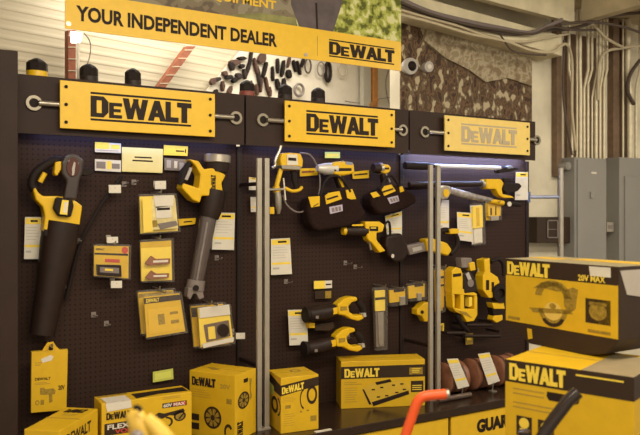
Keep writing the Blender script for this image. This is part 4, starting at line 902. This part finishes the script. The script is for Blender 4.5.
# standing tools on the arms
def arm(px0, px1, py, label):
    y = -.13; a = W(px0, py, y); b = W(px1, py, y)
    t = thing('tool_rack', label, 'rack', (a.x, 0, a.z))
    MB().tube([a, b], .012, 10).out('front_bar', BLK, t, smooth=True)
    for p in (a, b): MB().tube([V((p.x, 0, a.z)), V((p.x, y, a.z))], .010, 8).out('side_bar', BLK, t, smooth=True)
arm(446, 465, 333, 'left dark rounded bracket bar below the yellow cordless saws'); arm(466, 492, 325, 'middle dark bracket bar below the second yellow cordless saw'); arm(464, 500, 336, 'lowest dark bracket bar above the brown drums')
y = -.16; fm = pxf(y)
t = thing('cordless_saw', 'yellow cordless saw with two square openings, centre of the right bay', 'saw', pt(467, 324, -.12))
MB().poly(fm, [(452, 271), (456, 267), (461, 268.5), (463, 274), (463, 290), (452, 290)], -.08, 0).out('yellow_arch', TOOLY, t, .006)
MB().poly(fm, [(462, 273), (470, 271), (476, 279), (478, 292), (464, 294)], -.08, .004).out('motor', BLK, t, .012)
MB().poly(fm, [(462, 258), (473, 258), (474, 268), (463, 268)], -.07, -.01).out('top_cover', GRY, t, .006)
MB().poly(fm, [(469, 263), (475, 262), (476, 270), (471, 271)], -.05, -.002).out('yellow_knob', TOOLY, t, .003)
mb = MB()
for p in ([(452, 289), (464, 289), (477, 293.5), (477, 296), (464, 295), (452, 294)], [(452, 294), (454.8, 294.3), (455, 309), (453, 308)], [(460.5, 294.5), (464.2, 295), (464.5, 310), (460.5, 309)], [(474.5, 296), (477.5, 296), (477.5, 311), (474.5, 311)],
          [(453, 308), (462, 309), (477.5, 309), (477.5, 315), (474, 321), (467, 322), (463, 315), (456, 312)]): mb.poly(fm, p, -.07, 0)
mb.out('handle_frame', TOOLY, t, .004)
MB().poly(fm, [(453, 274), (461, 273), (461, 276), (453, 277)], 0, .003).out('arch_print', INK, t)
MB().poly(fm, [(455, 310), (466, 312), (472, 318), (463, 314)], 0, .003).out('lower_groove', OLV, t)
MB().ell(fm, 470, 283, 3, 4, .004, .008).out('motor_vent', GRY, t)
MB().poly(fm, [(465, 274), (468, 272), (471, 279), (468, 281)], .004, .007).out('motor_label', GRYL, t)
MB().poly(fm, [(470, 297), (473, 297), (473, 306), (470, 307)], -.05, -.01).out('inner_print', LBLY, t)
MB().tube([pt(456, 314, -.13), pt(462, 325, -.13), pt(468, 331, -.13)], [.02, .018, .012], 10).out('lower_guard', RUB, t, smooth=True)
t = thing('cordless_saw', 'yellow cordless tool with black round wheel, right end beside the stacked boxes', 'saw', pt(495, 326, -.12))
MB().poly(fm, [(484, 260), (490, 258), (490.5, 272), (498, 277), (500, 283), (495, 286), (493, 298), (489, 298), (483, 290), (483, 276), (485, 272)], -.08, 0).out('yellow_body', TOOLY, t, .006)
MB().ring(fm, 500, 293, 7.5, 9.5, .5, -.04, .012, 0, 360).out('wheel_guard', RUB, t)
MB().ell(fm, 500, 294, 3.8, 5, -.04, -.01).out('wheel', BLK, t)
MB().tube(smoothpath([pt(491, 262, -.14), pt(498, 259, -.14), pt(503, 264, -.14), pt(504, 276, -.14)]), .014, 10).out('grip', RUB, t, smooth=True)
MB().poly(fm, [(492, 303), (504, 303), (505, 309), (494, 309)], -.06, 0).out('yellow_foot', TOOLY, t, .004)
MB().poly(fm, [(494, 316), (503, 315), (503, 320), (497, 323), (493, 320)], -.06, -.002).out('yellow_heel', TOOLY, t, .004)
MB().poly(fm, [(486, 280), (489, 280), (489, 290), (486, 290)], 0, .002).rect(fm, 491.5, 282, 494, 292, 0, .002).out('body_print', INK, t)
MB().poly(fm, [(493, 308), (504, 309), (502, 317), (495, 317)], -.06, -.01).out('black_link', RUB, t)
pcard((478, 268), (484, 269), (484, 287), (479, 285), 'narrow grey-white card between the two yellow cordless saws', y=-.1, top=False, line=False)
t, q = pack((437, 268), (446, 267), (446, 312), (438, 314), 'narrow yellow pack right behind the second silver rails, left of the cordless saws', -.10, YEL,
     [('yellow_card', (.05, .08, .95, .9), T_+.004, -.015, TOOLY), ('dark_strip', (.1, .2, .9, .25), -.015, -.013, INK), ('dark_strip', (.1, .38, .9, .42), -.015, -.013, INK), ('dark_strip', (.1, .6, .5, .9), -.015, -.013, BOXB)])
plab((437, 324), (444, 323), (444, 333), (438, 334), 'small yellow tag below the narrow yellow pack', LBLY, [(.2, .2, .8, .7, OLV)], y=-.06)
plab((448, 276), (452, 276), (452, 282), (448, 282), 'tiny lime green tag left of the yellow saw arch', GRNY, [(.2, .2, .8, .7, LBLY)], y=-.06)
plab((465, 334), (473, 333), (473, 344), (466, 345), 'small dim yellow label above the brown drums', OLV, [(.2, .2, .8, .6, LBLY)], y=-.03)
plab((443, 288), (452, 287), (452, 296), (443, 296), 'small yellow tag touching the left side of the saw with square openings', TOOLY, [(.2, .3, .8, .5, INK)], y=-.07)
# brown drums with tags
for i, (px, lb, tg) in enumerate(((451, 'brown drum on the shelf with tilted white tag, nearest the second rails', ((447, 359), (458, 358.5), (469.5, 386), (458, 389))), (478, 'middle brown drum on the right shelf behind its tilted white tag', ((478, 354), (489.5, 352.5), (500, 381), (488.5, 385))), (502, 'brown drum half hidden behind the stacked boxes', None))):
    c = W(px, 370, -.22); c.z = ZS+.105; hw = .083
    t = thing('leather_drum', lb, 'drum', (c.x, c.y, ZS))
    MB().tube([c-V((hw, 0, 0)), c-V((hw-.012, 0, 0)), c-V((hw-.02, 0, 0)), c+V((hw-.02, 0, 0)), c+V((hw-.012, 0, 0)), c+V((hw, 0, 0))], [.09, .105, .098, .098, .105, .09], 32).out('drum_body', BRN, t, smooth=True)
    for sgn in (-1, 1): MB().tube([c+V((sgn*.04-.006, 0, 0)), c+V((sgn*.04+.006, 0, 0))], .1015, 32).out('band', mat('dark_brown_band', (.085, .035, .022), .4), t, smooth=True)
    if tg:
        q = quad(*tg, -.335); t2 = thing('price_tag', 'tilted white tag with yellow rule on the '+('left' if i == 0 else 'right')+' brown drum', 'price card', q(.5, 1))
        MB().rect(q, 0, 0, 1, 1, -.002, 0).out('card', WHT, t2); MB().rect(q, .04, .04, .96, .15, 0, .0006).rect(q, .04, .68, .96, .75, 0, .0006).out('yellow_rule', LBLY, t2)
        lines(q, .1, .24, .9, .62, 5, GRYL, t2, fill=.16)
        MB().box((q(.5, 1).x-.02, -.34, ZS), (q(.5, 1).x+.02, -.30, ZS+.006)).out('stand_foot', SIL, t2); a = q(.5, .95); MB().tube([V((a.x, -.32, ZS)), V((a.x, -.333, a.z))], .004, 6).out('stand_wire', SIL, t2)
a = W(438, 391, -.36); b = W(468, 388, -.36)
tag(MB().tube([V((a.x, -.36, ZS+.018)), V((b.x+.02, -.36, ZS+.018))], .017, 12).out('steel_bar', mat('dark_bar', (.13, .09, .07), .35, .4), smooth=True), 'short dark steel bar lying on the shelf before the brown drums', 'bar')
# ------------------------------------------------------------------ foreground stack of cartons
ZT = 1.07
cam2 = lambda lat, Z, z: V((CAM.x+F.x*Z+R.x*lat, CAM.y+F.y*Z+R.y*lat, z))
A = cam2(.671, 2.54, .53); B = cam2(1.011, 2.255, .53)
t, fr, rs, ls, tp = carton('yellow box with black top band and hand hole, under the circular saw box', A, B, ZT-.53, .38)
hh = ZT-.53
MB().rect(fr, 0, .0, 1, .145, 0, .001).out('black_band', BOXB, t)
logo(fr, .04, .02, .50, .13, LBLY, t, w=.002, lines=False)
text(fr, 'CORDLESS NAILER KIT', .58, .03, .93, .05, LBLY, t, w=.002) if 0 else lines(fr, .58, .03, .93, .055, 1, LBLY, t, w=.002, ragged=False)
mb = MB(); mb.poly(fr, [(.355, .17), (.59, .17), (.61, .19), (.60, .215), (.57, .225), (.37, .225), (.35, .2)], 0, .001); mb.out('hand_hole', INK, t)
lines(fr, .07, .18, .33, .24, 2, LIN, t, fill=.35, ragged=False); lines(fr, .07, .27, .5, .33, 2, LIN, t, fill=.35)
for s in (.1, .28):
    MB().rect(fr, s, .36, s+.13, .49, 0, .001).out('icon_panel', BOXB, t); MB().ell(fr, s+.065, .405, .042, .035, .001, .002).rect(fr, s+.03, .44, s+.1, .455, .001, .002).out('icon', LBLY, t)
mb = MB(); mb.ell(fr, .62, .48, .03, .015, 0, .001); mb.out('small_print', OLV, t)
MB().rect(tp, .62, .1, 1, 1, 0, .001).out('clear_tape', mat('dull_tape', (.36, .28, .16), .2), t)
MB().rect(rs, 0, 0, 1, .145, 0, .001).out('side_band', BOXB, t)
A0 = A-V((0, 0, .53)); B0 = B-V((0, 0, .53)); 
t, fr, rs, ls, tp = carton('plain lower yellow box carrying the stack, beneath the box with hand hole', A0, B0, .53, .38)
MB().rect(fr, 0, 0, 1, .2, 0, .001).out('black_band', BOXB, t)
ZT2 = 1.408
A = cam2(.782, 2.95, ZT); B = cam2(1.063, 2.49, ZT)
t, fr, rs, ls, tp = carton('black and yellow box with circular saw drawing on top of the foreground stack', A, B, ZT2-ZT, .3, m=BOXB, hexcut=.22)
MB().rect(fr, 0, 0, 1, .2, 0, .0008).out('black_band', BOXB, t)
fy = lambda s, t_, w=0.0: fr(s, .2+t_*.56, w)
MB().rect(fr, .005, .2, .995, .765, 0, .001).out('yellow_panel', YEL, t)
logo(fr, .02, .03, .43, .19, LBLY, t, w=.002, lines=False)
text(fr, '20V MAX', .68, .115, .9, .185, LBLY, t, w=.002, bold=.03)
MB().poly(fr, [(.77, .015), (.94, .015), (.94, .12), (.78, .12)], .001, .002).out('white_sticker', WHT, t)
lines(fy, .02, .04, .3, .14, 2, LIN, t, fill=.3, ragged=False); lines(fy, .02, .2, .22, .42, 3, LIN, t, fill=.3)
mb = MB()
mb.ring(fy, .46, .36, .16, .34, .62, .001, .002, 180, 360); mb.ring(fy, .46, .62, .13, .32, .7, .001, .002, 0, 180)
mb.poly(fy, [(.56, .2), (.64, .12), (.68, .16), (.66, .55), (.6, .66), (.56, .5)], .001, .002); mb.poly(fy, [(.28, .22), (.36, .08), (.5, .05), (.58, .2), (.5, .24), (.38, .2)], .001, .002)
mb.poly(fy, [(.24, .65), (.6, .58), (.64, .66), (.28, .74)], .001, .002); mb.ell(fy, .46, .55, .03, .06, .001, .002)
mb.out('circular_saw_drawing', OLV, t)
mb = MB(); mb.ring(fy, .46, .72, .11, .26, .72, .002, .003, 20, 150, 12);  mb.out('drawing_shadows', BOXB, t)
MB().ell(fy, .46, .66, .08, .19, .0, .0015).out('blade_disc', mat('pale_print', (.70, .48, .10), .5), t)
MB().rect(fy, .74, .3, .94, .78, 0, .001).out('battery_picture', BOXB, t)
MB().ell(fy, .84, .54, .07, .17, .001, .002).rect(fy, .77, .36, .91, .42, .001, .002).out('battery_drawing', OLV, t)
MB().rect(fy, .03, .9, .15, .96, .0, .002).out('small_print', OLV, t); MB().rect(fy, .76, .9, .94, .96, 0, .002).out('small_print', OLV, t)
MB().poly(fr, [(.22, .82), (.26, .82), (.27, .93), (.23, .95)], 0, .002).out('yellow_tab', YEL, t)
MB().rect(tp, .35, .12, 1, .42, 0, .001).out('top_yellow_strip', YEL, t); MB().rect(tp, 0, 0, 1, 1, 0, .0006).out('top_panel', mat('dull_olive_card', (.33, .27, .15), .3), t)
MB().rect(tp, .02, .3, .3, .6, 0, .001).out('top_yellow_patch', YEL, t)
MB().poly(rs, [(.02, .04), (.5, .04), (.75, .22), (.45, .34), (.15, .3)], 0, .002).out('clear_wrap', mat('wrap_film', (.42, .36, .30), .15), t)
# ------------------------------------------------------------------ hand cart with orange handle and black bar
Zc = 2.3
P = [AT(400, 452, Zc), AT(408, 428, Zc), AT(416, 405, Zc), AT(421, 398, Zc), AT(429, 395.5, Zc), AT(446, 394, Zc)]
low = P[0].copy(); low.z = .03; t = thing('orange_cart_handle', 'bright orange bent tube handle rising in front of the middle shelf', 'handle', V((low.x, low.y, 0)))
pp = [V((low.x-.03, low.y, .02)), V((low.x-.02, low.y, .5))]+smoothpath(P)
MB().tube(pp, .0165, 16).out('orange_tube', ORG, t, smooth=True)
MB().tube([AT(445, 394.1, Zc), AT(449, 393.8, Zc)], [.0155, .0155], 14).out('silver_collar', SIL, t, smooth=True)
MB().box((low.x-.18, low.y-.12, 0), (low.x+.12, low.y+.12, .02)).out('base_plate', ORG, t, .004)
Zc = 2.12
P = [AT(578, 392, Zc), AT(568, 401, Zc), AT(552, 422, Zc), AT(540, 440, Zc)]
b0 = P[-1].copy(); b0.z = 0; t = thing('black_bar_handle', 'glossy black bar leaning up to the hand hole of the lower stacked box', 'handle', V((b0.x-.03, b0.y, 0)))
MB().tube(P+[V((P[-1].x-.03, P[-1].y, .5)), V((b0.x-.03, b0.y, 0))], .0195, 16).out('black_tube', mat('gloss_black', (.03, .02, .016), .18), t, smooth=True)
MB().tube([AT(524, 431, Zc), AT(527, 452, Zc)], [.02, .012], 14).out('round_knob', MATS['gloss_black'], t, smooth=True)
MB().tube([AT(524, 445, Zc), AT(543, 445, Zc)], .012, 10).out('knob_stem', MATS['gloss_black'], t)
# blurred yellow tool in front of the long box
Zc = 1.5
t = thing('yellow_nailer', 'pale yellow rounded tool standing in front of the long yellow box', 'tool', AT(145, 470, Zc)); t.location.z = 0
PY = mat('pale_tool_yellow', (.66, .42, .06), .35)
MB().tube([AT(133, 410, Zc), AT(134, 414, Zc), AT(139, 424, Zc), AT(142, 440, Zc), AT(146, 470, Zc)], [.010, .020, .023, .027, .03], 16).out('rounded_nose', PY, t, smooth=True)
MB().tube([AT(145, 418, Zc), AT(155, 428, Zc), AT(164, 440, Zc), AT(175, 470, Zc)], [.016, .020, .024, .024], 16).out('rear_body', PY, t, smooth=True)
MB().tube(smoothpath([AT(134, 408, Zc-.02), AT(138, 407, Zc-.02), AT(141, 411, Zc-.02)]), .005, 10).out('dark_hook', RUB, t, smooth=True)
MB().ball(AT(137, 437, Zc-.05), .015).out('dark_ball', GRY, t, smooth=True)
p = AT(160, 470, Zc); MB().box((p.x-.10, p.y-.08, 0), (p.x+.10, p.y+.08, p.z+.02)).out('stand_block', BLK, t, .01)
# ------------------------------------------------------------------ lights
def area(loc, rot, size, sy_, e, col):
    l = bpy.data.lights.new('ceiling_light', 'AREA'); l.shape = 'RECTANGLE'; l.size = size; l.size_y = sy_; l.energy = e; l.color = col
    o = bpy.data.objects.new('ceiling_light', l); o.location = loc; o.rotation_euler = rot; C.objects.link(o)
WARM = (1, .91, .73)
area((1.0, -2.6, 3.25), (math.radians(20), 0, 0), 3.5, .6, 110, WARM)
area((4.6, -2.2, 3.1), (math.radians(10), 0, 0), 2.0, .8, 60, WARM)
area((.8, -5.2, 3.2), (math.radians(35), 0, 0), 4, 1, 120, WARM)
area((2.2, .9, 3.25), (0, 0, 0), 2.6, .5, 48, (1, .94, .83))
w = bpy.data.worlds.new('w'); bpy.context.scene.world = w; w.use_nodes = True
w.node_tree.nodes['Background'].inputs[0].default_value = (1, .90, .72, 1); w.node_tree.nodes['Background'].inputs[1].default_value = .68
# ------------------------------------------------------------------ camera
cd = bpy.data.cameras.new('camera'); cam = bpy.data.objects.new('camera', cd); C.objects.link(cam)
cam.location = CAM; cam.rotation_euler = (math.radians(90), 0, -math.atan2(F.x, F.y))
cd.sensor_width = 36; cd.lens = 36*FPX/640; cd.shift_y = -(217.5-HZ)/640; cd.clip_start = .05
cd.dof.use_dof = True; cd.dof.focus_distance = 4.0; cd.dof.aperture_fstop = 2.8
bpy.context.scene.camera = cam
vs = bpy.context.scene.view_settings
vs.view_transform = 'Standard'; vs.look = 'None'; vs.gamma = 1; vs.exposure = 0.12; vs.use_curve_mapping = False
